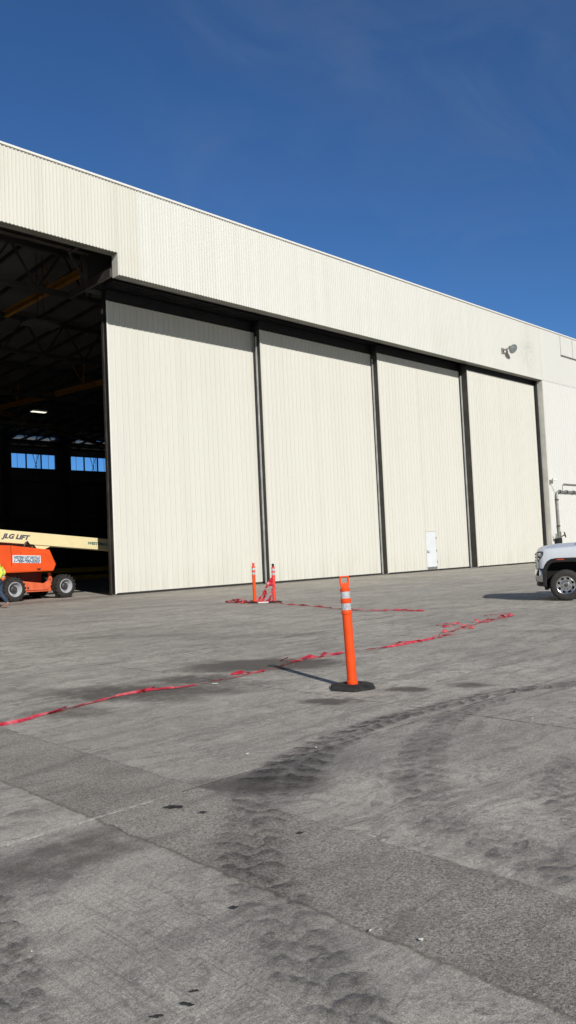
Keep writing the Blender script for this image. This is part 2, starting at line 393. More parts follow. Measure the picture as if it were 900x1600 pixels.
M['ground'] = ground_mat()
M['strip'] = strip_mat()
M['track'] = decal_mat('tyre_print', 0.20, 'chevron', 0.74)
M['track_faint'] = decal_mat('faint_tyre_print', 0.17, 'chevron', 0.38)
M['scallop'] = decal_mat('scalloped_tyre_print', 0.17, 'scallop', 0.58)
M['scallop_faint'] = decal_mat('faint_scalloped_print', 0.15, 'scallop', 0.46)
M['joint_pale'] = joint_mat('pale_joint', (0.55, 0.54, 0.50), 0.6)
M['joint_dark'] = joint_mat('dark_joint', (0.06, 0.058, 0.055), 0.7)
M['dust'] = joint_mat('pale_dust', (0.60, 0.59, 0.55), 0.4)

# ------------------------------------------------------------------ mesh helpers
def link(name, me, mat=None, parent=None, smooth=False):
    o = bpy.data.objects.new(name, me)
    COL.objects.link(o)
    if mat is not None:
        for mm in (mat if isinstance(mat, (list, tuple)) else [mat]): me.materials.append(mm)
    if parent is not None: o.parent = parent
    if smooth:
        for p in me.polygons: p.use_smooth = True
    return o

class MB:
    """collects shapes into one mesh; off = offset subtracted from every vertex"""
    def __init__(self, off=(0, 0, 0)):
        self.bm = bmesh.new(); self.off = Vector(off); self.mi = 0
    def v(self, p): return self.bm.verts.new(Vector(p) - self.off)
    def f(self, vs):
        try:
            fc = self.bm.faces.new(vs); fc.material_index = self.mi; return fc
        except ValueError: return None
    def quad(self, a, b, c, d): return self.f([self.v(a), self.v(b), self.v(c), self.v(d)])
    def box(self, x0, x1, y0, y1, z0, z1, bev=0.0):
        vs = [self.v((x, y, z)) for x in (x0, x1) for y in (y0, y1) for z in (z0, z1)]
        fs = [(0,1,3,2), (4,6,7,5), (0,4,5,1), (2,3,7,6), (0,2,6,4), (1,5,7,3)]
        faces = [self.f([vs[i] for i in q]) for q in fs]
        if bev > 0:
            es = list({e for fc in faces for e in fc.edges})
            bmesh.ops.bevel(self.bm, geom=es, offset=bev, segments=2, affect='EDGES', profile=0.6)
    def obox(self, c, ax, ay, az):
        """box from centre and three half-axis vectors"""
        c, ax, ay, az = map(Vector, (c, ax, ay, az))
        vs = [self.v(c + sx*ax + sy*ay + sz*az) for sx in (-1, 1) for sy in (-1, 1) for sz in (-1, 1)]
        for q in [(0,1,3,2), (4,6,7,5), (0,4,5,1), (2,3,7,6), (0,2,6,4), (1,5,7,3)]: self.f([vs[i] for i in q])
    def beam(self, p, q, w, h, up=(0, 0, 1)):
        p, q = Vector(p), Vector(q); d = (q-p); L = d.length; d.normalize()
        s = d.cross(Vector(up))
        if s.length < 1e-4: s = d.cross(Vector((1, 0, 0)))
        s.normalize(); u = s.cross(d)
        self.obox((p+q)/2, d*L/2, s*w/2, u*h/2)
    def tube(self, pts, r, n=8, caps=True):
        pts = [Vector(p) for p in pts]
        rs = r if isinstance(r, (list, tuple)) else [r]*len(pts)
        rings = []; prev = None
        for i, p in enumerate(pts):
            if i == 0: t = pts[1]-p
            elif i == len(pts)-1: t = p-pts[i-1]
            else: t = (pts[i+1]-p).normalized() + (p-pts[i-1]).normalized()
            t.normalize()
            if prev is None:
                a = t.cross(Vector((0, 0, 1)))
                if a.length < 1e-3: a = t.cross(Vector((1, 0, 0)))
            else: a = prev - t*prev.dot(t)
            a.normalize(); prev = a; c = t.cross(a)
            rings.append([self.v(p + a*cos(2*pi*k/n)*rs[i] + c*sin(2*pi*k/n)*rs[i]) for k in range(n)])
        for A, B in zip(rings, rings[1:]):
            for k in range(n): self.f([A[k], A[(k+1) % n], B[(k+1) % n], B[k]])
        if caps:
            self.f(list(reversed(rings[0]))); self.f(rings[-1])
    def prism(self, poly, axis, a0, a1, bev=0.0):
        """poly of 2-D points extruded along an axis: 'y' -> (x, z), 'x' -> (y, z), 'z' -> (x, y)"""
        def P(q, a):
            return {'y': (q[0], a, q[1]), 'x': (a, q[0], q[1]), 'z': (q[0], q[1], a)}[axis]
        A = [self.v(P(q, a0)) for q in poly]; B = [self.v(P(q, a1)) for q in poly]
        n = len(poly)
        fs = [self.f(A), self.f(list(reversed(B)))]
        for k in range(n): fs.append(self.f([A[k], B[k], B[(k+1) % n], A[(k+1) % n]]))
        if bev > 0:
            es = list({e for fc in fs if fc for e in fc.edges})
            bmesh.ops.bevel(self.bm, geom=es, offset=bev, segments=2, affect='EDGES', profile=0.6)
    def lathe(self, prof, c=(0, 0, 0), axis=(0, 0, 1), n=24, close=False):
        """prof = [(r, h)...] turned about an axis"""
        c = Vector(c); ax = Vector(axis).normalized()
        a = ax.cross(Vector((0, 0, 1)))
        if a.length < 1e-3: a = Vector((1, 0, 0))
        a.normalize(); b = ax.cross(a)
        rings = []
        for r, h in prof:
            if r < 1e-6: rings.append([self.v(c + ax*h)])
            else: rings.append([self.v(c + ax*h + (a*cos(2*pi*k/n) + b*sin(2*pi*k/n))*r) for k in range(n)])
        for A, B in zip(rings, rings[1:]):
            for k in range(n):
                k2 = (k+1) % n
                if len(A) == 1 and len(B) == 1: continue
                if len(A) == 1: self.f([A[0], B[k2], B[k]])
                elif len(B) == 1: self.f([A[k], A[k2], B[0]])
                else: self.f([A[k], A[k2], B[k2], B[k]])
    def build(self, name, mat, parent=None, smooth=False, fix=True):
        if fix: bmesh.ops.recalc_face_normals(self.bm, faces=self.bm.faces)
        me = bpy.data.meshes.new(name)
        self.bm.to_mesh(me); self.bm.free()
        o = link(name, me, mat, parent)
        if smooth:
            for p in me.polygons: p.use_smooth = True
            try: me.set_sharp_from_angle(angle=radians(38))
            except Exception: pass
        return o

def tag(o, label=None, cat=None, group=None, kind=None):
    if label: o['label'] = label
    if cat: o['category'] = cat
    if group: o['group'] = group
    if kind: o['kind'] = kind
    return o
def empty(name, loc=(0, 0, 0), rz=0.0, label=None, cat=None, group=None):
    o = bpy.data.objects.new(name, None); COL.objects.link(o)
    o.location = loc; o.rotation_euler = (0, 0, rz); o.empty_display_size = 0.2
    return tag(o, label, cat, group)
def copy_tree(o, parent=None):
    c = o.copy(); COL.objects.link(c)
    if parent is not None: c.parent = parent
    for ch in list(o.children): copy_tree(ch, c)
    return c
def text_mesh(name, body, size, mat, parent, mtx, shear=0.0, width=None, bold=0.0, extrude=0.003):
    cu = bpy.data.curves.new(name, 'FONT')
    cu.body = body; cu.size = size; cu.shear = shear; cu.extrude = extrude; cu.offset = bold
    cu.align_x = 'LEFT'; cu.align_y = 'BOTTOM_BASELINE'
    t = bpy.data.objects.new(name, cu); COL.objects.link(t)
    dg = bpy.context.evaluated_depsgraph_get(); dg.update()
    me = bpy.data.meshes.new_from_object(t.evaluated_get(dg))
    bpy.data.objects.remove(t); 
    xs = [v.co.x for v in me.vertices]
    if width:
        k = width/(max(xs)-min(xs)); x0 = min(xs)
        for v in me.vertices: v.co.x = (v.co.x-x0)*k
    me.transform(mtx)
    me.materials.clear()
    return link(name, me, mat, parent)

# ------------------------------------------------------------------ geometry of the place
YF, ZR, ZH, ZH2, JX, JS = 27.50, 17.385, 13.40, 14.33, 53.43, 17.49
ZT = 13.09                      # top of the door cladding
XL, XR, YB = -25.0, 78.0, 80.0

# ---- ground
g = MB(); g.quad((-600, -500, 0), (900, -500, 0), (900, 1000, 0), (-600, 1000, 0))
tag(g.build('apron_ground', M['ground']), kind='structure')
st = MB()
ys = [-12 + i*0.18 for i in range(240)]
def edge(x, y, s): return x + 0.010*mnoise.noise(Vector((x*3, y*1.7, s))) + 0.006*mnoise.noise(Vector((x, y*7, s+5)))
row = [(st.v((edge(2.33, y, 1), y, 0.004)), st.v((edge(3.175, y, 9), y, 0.004))) for y in ys]
for a, b_ in zip(row, row[1:]): st.f([a[0], a[1], b_[1], b_[0]])
tag(st.build('rough_strip', M['strip']), kind='structure')

def ribbon_flat(name, pts, wid, mat, z, fade_in=0.5, fade_out=0.5, kind='structure'):
    """flat decal along a smooth path, UV in metres, ends fading out"""
    P = [Vector((p[0], p[1], 0)) for p in pts]
    W = wid if isinstance(wid, (list, tuple)) else [wid]*len(P)
    Q = []; QW = []
    for i in range(len(P)-1):
        p0 = P[max(0, i-1)]; p1 = P[i]; p2 = P[i+1]; p3 = P[min(len(P)-1, i+2)]
        for k in range(8):
            t = k/8
            Q.append(0.5*((2*p1)+(p2-p0)*t+(2*p0-5*p1+4*p2-p3)*t*t+(3*p1-p0-3*p2+p3)*t**3)); QW.append(W[i]*(1-t)+W[i+1]*t)
    Q.append(P[-1]); QW.append(W[-1])
    L = [0.0]
    for a, b_ in zip(Q, Q[1:]): L.append(L[-1]+(b_-a).length)
    bm = bmesh.new(); uv = bm.loops.layers.uv.new('UVMap'); cl = bm.loops.layers.color.new('fade')
    rows = []
    for i, q in enumerate(Q):
        t = (Q[min(i+1, len(Q)-1)]-Q[max(i-1, 0)]).normalized(); n = Vector((-t.y, t.x, 0))
        rows.append([bm.verts.new(q + n*QW[i]*s*0.5 + Vector((0, 0, z))) for s in (1, 0.5, 0, -0.5, -1)])
    for i in range(len(Q)-1):
        for k in range(4):
            fc = bm.faces.new([rows[i][k], rows[i+1][k], rows[i+1][k+1], rows[i][k+1]])
            for lp, (a, kk) in zip(fc.loops, ((i, k), (i+1, k), (i+1, k+1), (i, k+1))):
                lp[uv].uv = (L[a], (1, 0.5, 0, -0.5, -1)[kk])
                s = min(1, L[a]/max(fade_in, 1e-3), (L[-1]-L[a])/max(fade_out, 1e-3)); s = s*s*(3-2*s)
                lp[cl] = (s, s, s, 1)
    bmesh.ops.recalc_face_normals(bm, faces=bm.faces)
    me = bpy.data.meshes.new(name); bm.to_mesh(me); bm.free()
    o = link(name, me, mat); tag(o, kind=kind); return o

ribbon_flat('tyre_track', [(9.6, 2.9), (8.6, 3.52), (7.9, 3.86), (7.45, 4.09), (7.0, 4.27), (6.42, 4.36), (5.86, 4.40), (5.44, 4.42), (4.93, 4.36), (4.43, 4.25), (3.98, 4.08), (3.55, 3.86), (3.20, 3.66)],
            [0.3, 0.3, 0.3, 0.3, 0.28, 0.28, 0.28, 0.3, 0.34, 0.42, 0.52, 0.6, 0.6], M['track'], 0.008, 0.8, 0.5)
ribbon_flat('tyre_track', [(7.2, 3.95), (6.68, 4.10), (6.28, 4.09), (5.7, 3.97), (5.15, 3.76), (4.63, 3.48), (4.23, 3.22), (3.92, 2.94), (3.70, 2.67)],
            [0.2, 0.22, 0.25, 0.3, 0.36, 0.42, 0.46, 0.45, 0.4], M['track_faint'], 0.010, 0.5, 0.6)
ribbon_flat('tyre_track', [(3.55, 3.86), (3.28, 3.70), (3.02, 3.46), (2.76, 3.22), (2.56, 3.0), (2.42, 2.78), (2.27, 2.53), (2.13, 2.27), (2.02, 2.05), (1.92, 1.86), (1.78, 1.6), (1.6, 1.2)],
            [0.5, 0.5, 0.48, 0.46, 0.44, 0.42, 0.42, 0.42, 0.42, 0.42, 0.42, 0.42], M['scallop'], 0.012, 0.25, 0.2)
ribbon_flat('tyre_track', [(1.62, 3.9), (1.48, 3.6), (1.38, 3.25), (1.32, 3.0), (1.24, 2.8), (1.15, 2.55), (1.05, 2.3)], 0.30, M['scallop_faint'], 0.0085, 0.4, 0.3)
ribbon_flat('tyre_track', [(5.5, 2.62), (5.13, 2.55), (4.79, 2.47), (4.47, 2.33), (4.22, 2.17), (4.0, 1.95), (3.8, 1.6)], 0.36, M['scallop_faint'], 0.0085, 0.4, 0.4)
ribbon_flat('tyre_track', [(4.25, 3.3), (3.98, 3.02), (3.76, 2.80), (3.58, 2.52), (3.47, 2.22), (3.42, 1.95), (3.36, 1.65), (3.2, 1.2)], 0.44, M['scallop_faint'], 0.0145, 0.5, 0.4)
# slab joints
jm = MB(); jm.box(-20, 2.9, 4.166, 4.184, 0.0, 0.0085); tag(jm.build('slab_joint', M['joint_pale']), kind='structure')
jm = MB(); jm.quad((3.0, 4.170, 0.0062), (30, 4.170, 0.0062), (30, 4.180, 0.0062), (3.0, 4.180, 0.0062)); tag(jm.build('slab_joint', M['joint_dark']), kind='structure')
jm = MB(); jm.quad((5.966, -10, 0.0045), (5.978, -10, 0.0045), (5.978, 27, 0.0045), (5.966, 27, 0.0045)); tag(jm.build('slab_joint', M['joint_dark']), kind='structure')
jm = MB(); jm.quad((-20, 10.17, 0.0045), (60, 10.17, 0.0045), (60, 10.19, 0.0045), (-20, 10.19, 0.0045)); tag(jm.build('slab_joint', M['joint_dark']), kind='structure')
# rail groove in front of and under the door leaves
for yy in (28.35, 28.98, 29.45, 30.03):
    jm = MB(); jm.quad((2, yy-0.03, 0.005), (53.4, yy-0.03, 0.005), (53.4, yy+0.03, 0.005), (2, yy+0.03, 0.005)); tag(jm.build('floor_rail', M['steel_dark']), kind='structure')
# pale worn concrete by the far bay
ribbon_flat('worn_patch', [(20.5, 15.0), (23.5, 17.0), (27, 18.6), (31, 20.0)], [0.4, 0.8, 1.0, 0.5], M['dust'], 0.006, 2.5, 2)

# ------------------------------------------------------------------ the hangar
HB = (18.0, 29.0, 0.0)
hangar = empty('hangar', HB, 0, 'large cream ribbed metal hangar with one side of its tall sliding doors open', 'hangar')
def ribbed(mb, x0, x1, y, z0, z1, pitch, depth, top=0.35, slope=0.10, minor=False):
    """ribbed sheet in the x direction, ribs standing out towards -y"""
    prof = []; x = x0
    while x < x1 - 1e-6:
        for fx, fd in (((0, 0), (0.5-top/2-slope, 0), (0.5-top/2, 1), (0.5+top/2, 1), (0.5+top/2+slope, 0)) if not minor else
                       ((0, 0), (0.06, 1), (0.16, 1), (0.22, 0), (0.46, 0), (0.49, 0.25), (0.55, 0.25), (0.58, 0), (0.72, 0), (0.75, 0.25), (0.81, 0.25), (0.84, 0))):
            xx = x + fx*pitch
            if xx <= x1: prof.append((xx, y - fd*depth))
        x += pitch
    prof.append((x1, y))
    lo = [mb.v((a, b_, z0)) for a, b_ in prof]; hi = [mb.v((a, b_, z1)) for a, b_ in prof]
    for i in range(len(prof)-1): mb.f([lo[i], lo[i+1], hi[i+1], hi[i]])

XS = JS + 0.152*7
m = MB(HB); ribbed(m, JS-0.152*280, JS-0.004, YF, ZH2, ZR-0.10, 0.152, 0.036, slope=0.07); ribbed(m, JS, XS-0.002, YF, ZH, ZR-0.10, 0.152, 0.036, slope=0.07)
m.build('fascia', M['clad_old'], hangar, fix=False)
m = MB(HB); ribbed(m, XS, JX, YF, ZH, ZR-0.10, 0.152, 0.036, slope=0.07)
m.build('fascia', M['clad'], hangar, fix=False)
m = MB(HB); ribbed(m, JX, XR, YF, 0.05, ZH-0.012, 0.30, 0.032, minor=True); ribbed(m, JX, XR, YF-0.004, ZH+0.012, ZR-0.10, 0.152, 0.032)
m.build('front_wall', M['clad_side'], hangar, fix=False)
m = MB(HB); ribbed(m, XL, 2.0, YF, 0.05, ZH2-0.012, 0.30, 0.032, minor=True); m.build('front_wall', M['clad_side'], hangar, fix=False)  # unseen plain wall, added across the left opening to limit light inside
m = MB(HB); m.box(JX+0.01, XR, YF-0.006, YF+0.06, ZH-0.011, ZH+0.011); m.build('wall_seam', M['trim_pale'], hangar)
m = MB(HB); m.box(XL-0.1, XR+0.1, YF-0.085, YF+0.30, ZR-0.085, ZR, 0.008); m.box(XL, XR, YF-0.005, YF+0.12, ZR-0.13, ZR-0.088)
m.build('parapet_cap', M['cap'], hangar)
# flashings at the bottom of the fascia, the step and the jamb
m = MB(HB)
m.box(XL, JS-0.42, YF+0.002, YF+0.42, ZH2-0.02, ZH2+0.03); m.box(JS-0.42, JS-0.01, YF+0.002, YF+0.42, ZH2-0.02, ZH2+0.03)
m.box(JS+0.02, JX-0.01, YF+0.002, YF+0.40, ZH-0.02, ZH+0.03)
m.build('bottom_flashing', M['trim_grey'], hangar)
m = MB(HB); m.box(JS-0.006, JS+0.05, YF-0.02, YF+0.42, ZH-0.022, ZH2+0.04); m.build('step_return', M['trim_pale'], hangar)
m = MB(HB); m.box(JX-0.02, JX+0.12, YF-0.012, YF+0.40, 0.0, ZH-0.024); m.build('door_jamb', M['trim_pale'], hangar)
m = MB(HB); m.box(JX-0.16, JX-0.022, YF+0.41, YF+0.62, 0.0, ZH-0.03); m.build('jamb_seal', M['steel_black'], hangar)
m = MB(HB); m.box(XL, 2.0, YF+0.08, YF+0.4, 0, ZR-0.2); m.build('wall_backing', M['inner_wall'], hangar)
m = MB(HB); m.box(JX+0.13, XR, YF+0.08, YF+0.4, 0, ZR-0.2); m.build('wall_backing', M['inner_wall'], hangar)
# soffit with guide rails above each leaf
m = MB(HB)
m.box(JS+0.06, JX-0.03, YF+0.42, 30.20, ZH+0.50, ZH+0.56)
m.box(JS+0.06, JX-0.03, YF+0.34, YF+0.40, ZH+0.04, ZR-0.2)
m.build('soffit', M['soffit'], hangar)
m = MB(HB); m.box(JS+0.02, JX, 30.21, 30.45, ZH+0.1, ZR-0.6); m.box(XL, JS, YF+0.36, YF+0.40, ZH2+0.05, ZR-0.2); m.build('header_wall', M['inner_wall'], hangar)
LEAF = [(18.32, 26.9, 29.84), (26.96, 35.85, 29.24), (35.88, 44.58, 28.76), (44.42, 53.24, 28.12)]
BACK = [30.22, 29.60, 29.20, 28.68]
for k, (x0, x1, yf) in enumerate(LEAF):
    m = MB(HB); yc = (yf+BACK[k])/2
    m.box(JS+0.07 + (0.5 if k else 0.0), JX-0.05, yc-0.14, yc-0.08, ZH+0.22, ZH+0.49); m.build('door_track', M['steel_black'], hangar)
    m = MB(HB); m.box(JS+0.07 + (0.5 if k else 0.0), JX-0.05, yc+0.08, yc+0.14, ZH+0.22, ZH+0.49)
    m.build('door_track', M['steel_black'], hangar)
# the four closed leaves
for k, (x0, x1, yf) in enumerate(LEAF):
    yb = BACK[k]; LO = (x0, yf, 0)
    d = empty('sliding_door', (x0-HB[0], yf-HB[1], 0)); d.parent = hangar
    m = MB(LO)
    xe = x1 + (0.30 if k < 3 else 0)     # runs on behind the next leaf
    if k == 2:   # opening for the personnel door
        a0, a1, zt = 39.72, 40.82, 2.50
        ribbed(m, x0+0.04, a0, yf, 0.10, ZT, 0.30, 0.036, minor=True); ribbed(m, a1, xe, yf, 0.10, ZT, 0.30, 0.036, minor=True); ribbed(m, a0+0.002, a1-0.002, yf, zt, ZT, 0.30, 0.036, minor=True)
    else: ribbed(m, x0+0.04, xe, yf, 0.10, ZT, 0.30, 0.036, minor=True)
    m.build('door_cladding', M['clad_door'], d, fix=False)
    m = MB(LO); m.box(x0+0.01, xe, yf+0.02, yb-0.02, ZT+0.001, ZH+0.21); m.box(x0+0.01, xe, yf-0.02, yf+0.02, ZH+0.14, ZH+0.19)
    m.build('top_rail', M['steel_black'], d)
    m = MB(LO); m.box(x0-0.012, x0+0.05, yf+0.012, yb-0.125, 0.05, ZT+0.25); m.build('end_post', M['steel_brown'] if k else M['steel_black'], d)
    m = MB(LO); m.box(x0-0.02, x0+0.05, yf-0.034, yf+0.010, 0.06, ZT, 0.004); m.build('edge_trim', M['cap'] if k == 0 else M['clad_door'], d)
    m = MB(LO); m.box(x0-0.05, x0+0.02, yb-0.115, yb-0.03, 0.02, ZT-0.3); m.build('guide_strip', M['steel_bright'] if k else M['steel_brown'], d)
    m = MB(LO); m.box(x0-0.06, x0+0.02, yb-0.025, yb+0.03, 0.02, ZT+0.2); m.build('rubber_seal', M['steel_black'], d)
    m = MB(LO); m.box(x0, xe, yf+0.06, yb-0.08, 0.02, ZT); m.build('door_core', M['inner_wall'], d)
    m = MB(LO); m.box(x0+0.02, xe, yf+0.005, yf+0.05, 0.012, 0.099); m.build('bottom_seal', M['steel_dark'], d)
    m = MB(LO); m.box(x0-0.04, x0+0.02, yf+0.02, yb-0.125, 0.0, 0.045); m.build('foot_plate', M['galv'], d)
    if k == 2:
        m = MB(LO)
        m.box(a0+0.03, a1-0.03, yf-0.012, yf+0.03, 0.26, zt-0.04, 0.005)           # slab
        m.mi = 1; m.box(a0+0.03, a1-0.03, yf-0.016, yf+0.03, 0.09, 0.257)              # kick plate
        m.mi = 2
        m.box(a0-0.02, a0+0.026, yf-0.024, yf+0.04, 0.08, zt); m.box(a1-0.026, a1+0.02, yf-0.024, yf+0.04, 0.08, zt); m.box(a0-0.02, a1+0.02, yf-0.040, yf+0.04, zt-0.036, zt+0.03)
        m.mi = 1
        m.tube([(a0+0.13, yf-0.02, 1.19), (a0+0.13, yf-0.07, 1.19), (a0+0.26, yf-0.07, 1.19)], 0.022, 6); m.box(a0+0.09, a0+0.18, yf-0.022, yf, 1.12, 1.30)
        for hz in (0.55, 1.25, 2.05): m.box(a1-0.05, a1+0.012, yf-0.034, yf, hz-0.07, hz+0.07)
        m.build('personnel_door', [M['door_white'], M['galv'], M['clad_door']], d)

# ---- inside the hangar
def zroof(y): return 16.85 - (y-28)*0.036
BAYS = [29.8, 36.8, 43.8, 50.8]
def deck(name, mat, dz, y0):
    m = MB(HB)
    def q(x0, x1, a, b_): m.quad((x0, a, zroof(a)+dz), (x1, a, zroof(a)+dz), (x1, b_, zroof(b_)+dz), (x0, b_, zroof(b_)+dz))
    q(XL, XR, y0, 77.4)
    e = [XL] + [w for b_ in BAYS for w in (b_-0.3, b_+4.4)] + [XR]
    for i in range(0, len(e), 2): q(e[i], e[i+1], 77.4, 79.2)
    q(XL, XR, 79.2, YB+0.3)
    bmesh.ops.remove_doubles(m.bm, verts=m.bm.verts, dist=1e-4)
    m.build(name, mat, hangar)
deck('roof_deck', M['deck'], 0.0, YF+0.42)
deck('roof', M['roof_out'], 0.22, YF+0.3)
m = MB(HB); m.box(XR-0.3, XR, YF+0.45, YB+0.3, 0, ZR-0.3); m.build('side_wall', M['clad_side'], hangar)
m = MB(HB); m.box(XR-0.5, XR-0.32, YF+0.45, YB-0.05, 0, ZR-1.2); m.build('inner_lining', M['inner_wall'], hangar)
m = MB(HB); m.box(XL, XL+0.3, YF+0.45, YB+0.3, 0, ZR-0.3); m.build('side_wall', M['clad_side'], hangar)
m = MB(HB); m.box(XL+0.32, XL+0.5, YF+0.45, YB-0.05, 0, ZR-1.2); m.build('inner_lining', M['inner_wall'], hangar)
WW = 5.2; WZ0, WZ1 = 11.95, 13.60
m = MB(HB)
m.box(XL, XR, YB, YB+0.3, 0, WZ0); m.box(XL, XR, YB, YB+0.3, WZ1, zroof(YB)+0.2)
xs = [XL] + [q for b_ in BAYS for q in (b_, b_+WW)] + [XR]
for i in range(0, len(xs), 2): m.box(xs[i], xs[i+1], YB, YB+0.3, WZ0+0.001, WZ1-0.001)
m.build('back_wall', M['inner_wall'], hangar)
for b_ in BAYS:
    LO = (b_, YB, WZ0)
    m = MB(LO)
    for i in range(4): m.box(b_+i*WW/3-0.05, b_+i*WW/3+0.05, YB-0.06, YB+0.12, WZ0-0.06, WZ1+0.06)
    m.box(b_+0.05, b_+WW-0.05, YB-0.05, YB+0.11, WZ0-0.06, WZ0+0.05); m.box(b_+0.05, b_+WW-0.05, YB-0.05, YB+0.11, WZ1-0.05, WZ1+0.06)
    for i, fx in ((0, 0.42), (1, 0.72), (2, 0.5), (1, 0.86)): m.box(b_+(i+fx)*WW/3-0.015, b_+(i+fx)*WW/3+0.015, YB+0.02, YB+0.05, WZ0+0.05, WZ1-0.05)
    w = m.build('window', M['steel_dark'], hangar); w.location = (b_-HB[0], YB-HB[1], WZ0)
    m = MB(LO); m.quad((b_, YB+0.15, WZ0), (b_+WW, YB+0.15, WZ0), (b_+WW, YB+0.15, WZ1), (b_, YB+0.15, WZ1)); m.build('pane', M['pane'], w)
    m = MB((b_, YB, 0)); m.beam((b_+WW/3+0.2, YB-0.35, WZ0-2), (b_+2*WW/3-0.1, YB-0.35, WZ1+1.2), 0.05, 0.05); m.beam((b_+2*WW/3-0.1, YB-0.36, WZ0-2), (b_+WW/3+0.2, YB-0.36, WZ1+1.2), 0.05, 0.05)
    cb = m.build('cross_brace', M['steel_dark'], hangar); cb.location = (b_-HB[0], YB-HB[1], 0)
    m = MB(HB); zz = zroof(77.3)-0.012; m.quad((b_-0.3, 77.4, zroof(77.4)-0.012), (b_+4.4, 77.4, zroof(77.4)-0.012), (b_+4.4, 79.2, zroof(79.2)-0.012), (b_-0.3, 79.2, zroof(79.2)-0.012)); m.build('skylight', M['frp'], hangar)
for i in range(-1, 7):
    xx = 15.05 + 7*i
    m = MB(HB); m.box(xx-0.22, xx+0.22, YB-0.6, YB-0.15, 0, zroof(YB)-0.1); m.build('column', M['steel_dark'], hangar)
for zz in (3.0, 6.2, 10.4):
    m = MB(HB); m.box(XL+0.6, XR-0.6, YB-0.22, YB-0.04, zz, zz+0.22); m.build('girt', M['steel_dark'], hangar)
for yy in (33.5, 43, 52.5, 62, 71.5):
    m = MB(HB); zt = zroof(yy)-0.30; zb = zt-2.0; xa, xb = 4.0, 66.0
    m.beam((xa, yy, zt), (xb, yy, zt), 0.22, 0.24); m.beam((xa, yy, zb), (xb, yy, zb), 0.22, 0.24)
    n = 24
    for i in range(n):
        x0 = xa+(xb-xa)*i/n; x1 = xa+(xb-xa)*(i+1)/n
        m.beam((x0, yy, zb), ((x0+x1)/2, yy, zt), 0.09, 0.09, (0, 1, 0)); m.beam(((x0+x1)/2, yy, zt), (x1, yy, zb), 0.09, 0.09, (0, 1, 0))
    m.build('roof_truss', M['steel_dark'], hangar)
pm = None
for i in range(24):
    xx = 6.0 + 1.75*i
    if pm is None:
        m = MB((xx, 29, 0)); m.beam((xx, YF+0.5, zroof(YF+0.5)-0.12), (xx, YB, zroof(YB)-0.12), 0.10, 0.22)
        pm = m.build('purlin', M['steel_dark'], hangar); pm.location = (xx-HB[0], 0, 0)
    else:
        c = pm.copy(); COL.objects.link(c); c.parent = hangar; c.location = (xx-HB[0], 0, 0)
# framing hanging behind the raised part of the fascia
m = MB(HB)
for yy, zz in ((28.25, ZH2+0.55), (28.95, ZH2+0.75), (29.6, ZH2+0.55)):
    m.box(2.1, JS-0.06, yy-0.04, yy+0.04, zz, zz+0.24); m.box(2.1, JS-0.06, yy-0.13, yy+0.13, zz-0.012, zz-0.001)
for xx in (9.0, 13.0, 16.6):
    m.box(xx-0.05, xx+0.05, YF+0.44, 29.9, ZH2+0.50, ZH2+0.535)
m.build('header_framing', M['soffit'], hangar)
m = MB(HB); m.box(2.1, JS-0.02, YF+0.45, 29.95, ZH2+1.02, ZH2+1.06); m.build('soffit', M['soffit'], hangar)
m = MB(HB)
m.beam((JS-0.05, YF+0.45, ZH+0.20), (JS-0.05, 31.4, ZH+0.20), 0.12, 0.34); m.beam((JS-0.05, 30.1, ZH+0.4), (JS-0.05, 30.1, zroof(30)-0.1), 0.25, 0.25)
m.beam((JS-0.05, 30.1, ZH+0.4), (JS-1.5, 30.1, zroof(30)-0.6), 0.1, 0.1)
m.build('step_bracket', M['soffit'], hangar)

# overhead rails, lights and heater inside
def rail(label, p, q, hangers):
    L0 = Vector(p)
    r = empty('overhead_rail', p, 0, label, 'crane rail', 'yellow rails under the hangar roof')
    m = MB(p); d = (Vector(q)-L0); n = Vector((-d.y, d.x, 0)).normalized()
    m.beam(p, q, 0.24, 0.035); m.beam(tuple(L0+Vector((0, 0, 0.30))), tuple(Vector(q)+Vector((0, 0, 0.30))), 0.24, 0.035); m.beam(tuple(L0+Vector((0, 0, 0.15))), tuple(Vector(q)+Vector((0, 0, 0.15))), 0.03, 0.26)
    m.build('beam', M['yellow_dull'], r)
    for t in hangers:
        b_ = L0 + d*t + Vector((0, 0, 0.32)); m = MB(p); top = zroof(b_.y)-0.28
        e = d.normalized()
        m.beam(tuple(b_), (b_.x-e.x*0.1, b_.y-e.y*0.1, top), 0.09, 0.09); m.beam(tuple(b_), (b_.x+e.x*1.2, b_.y+e.y*1.2, top), 0.07, 0.07)
        m.build('hanger', M['yellow_dull'], r)
rail('orange brown overhead rail nearest the door head, high under the roof', (18.55, 31.0, 15.0), (18.45, 40.3, 15.0), (0.5,))
rail('long yellow overhead rail crossing the middle of the dark opening', (29.6, 41.2, 13.85), (26.2, 61.6, 13.85), (0.12, 0.40, 0.78))
rail('thin yellow overhead rail slanting down to the right above the windows', (24.5, 59.3, 13.9), (50.0, 78.0, 13.9), (0.28, 0.6))

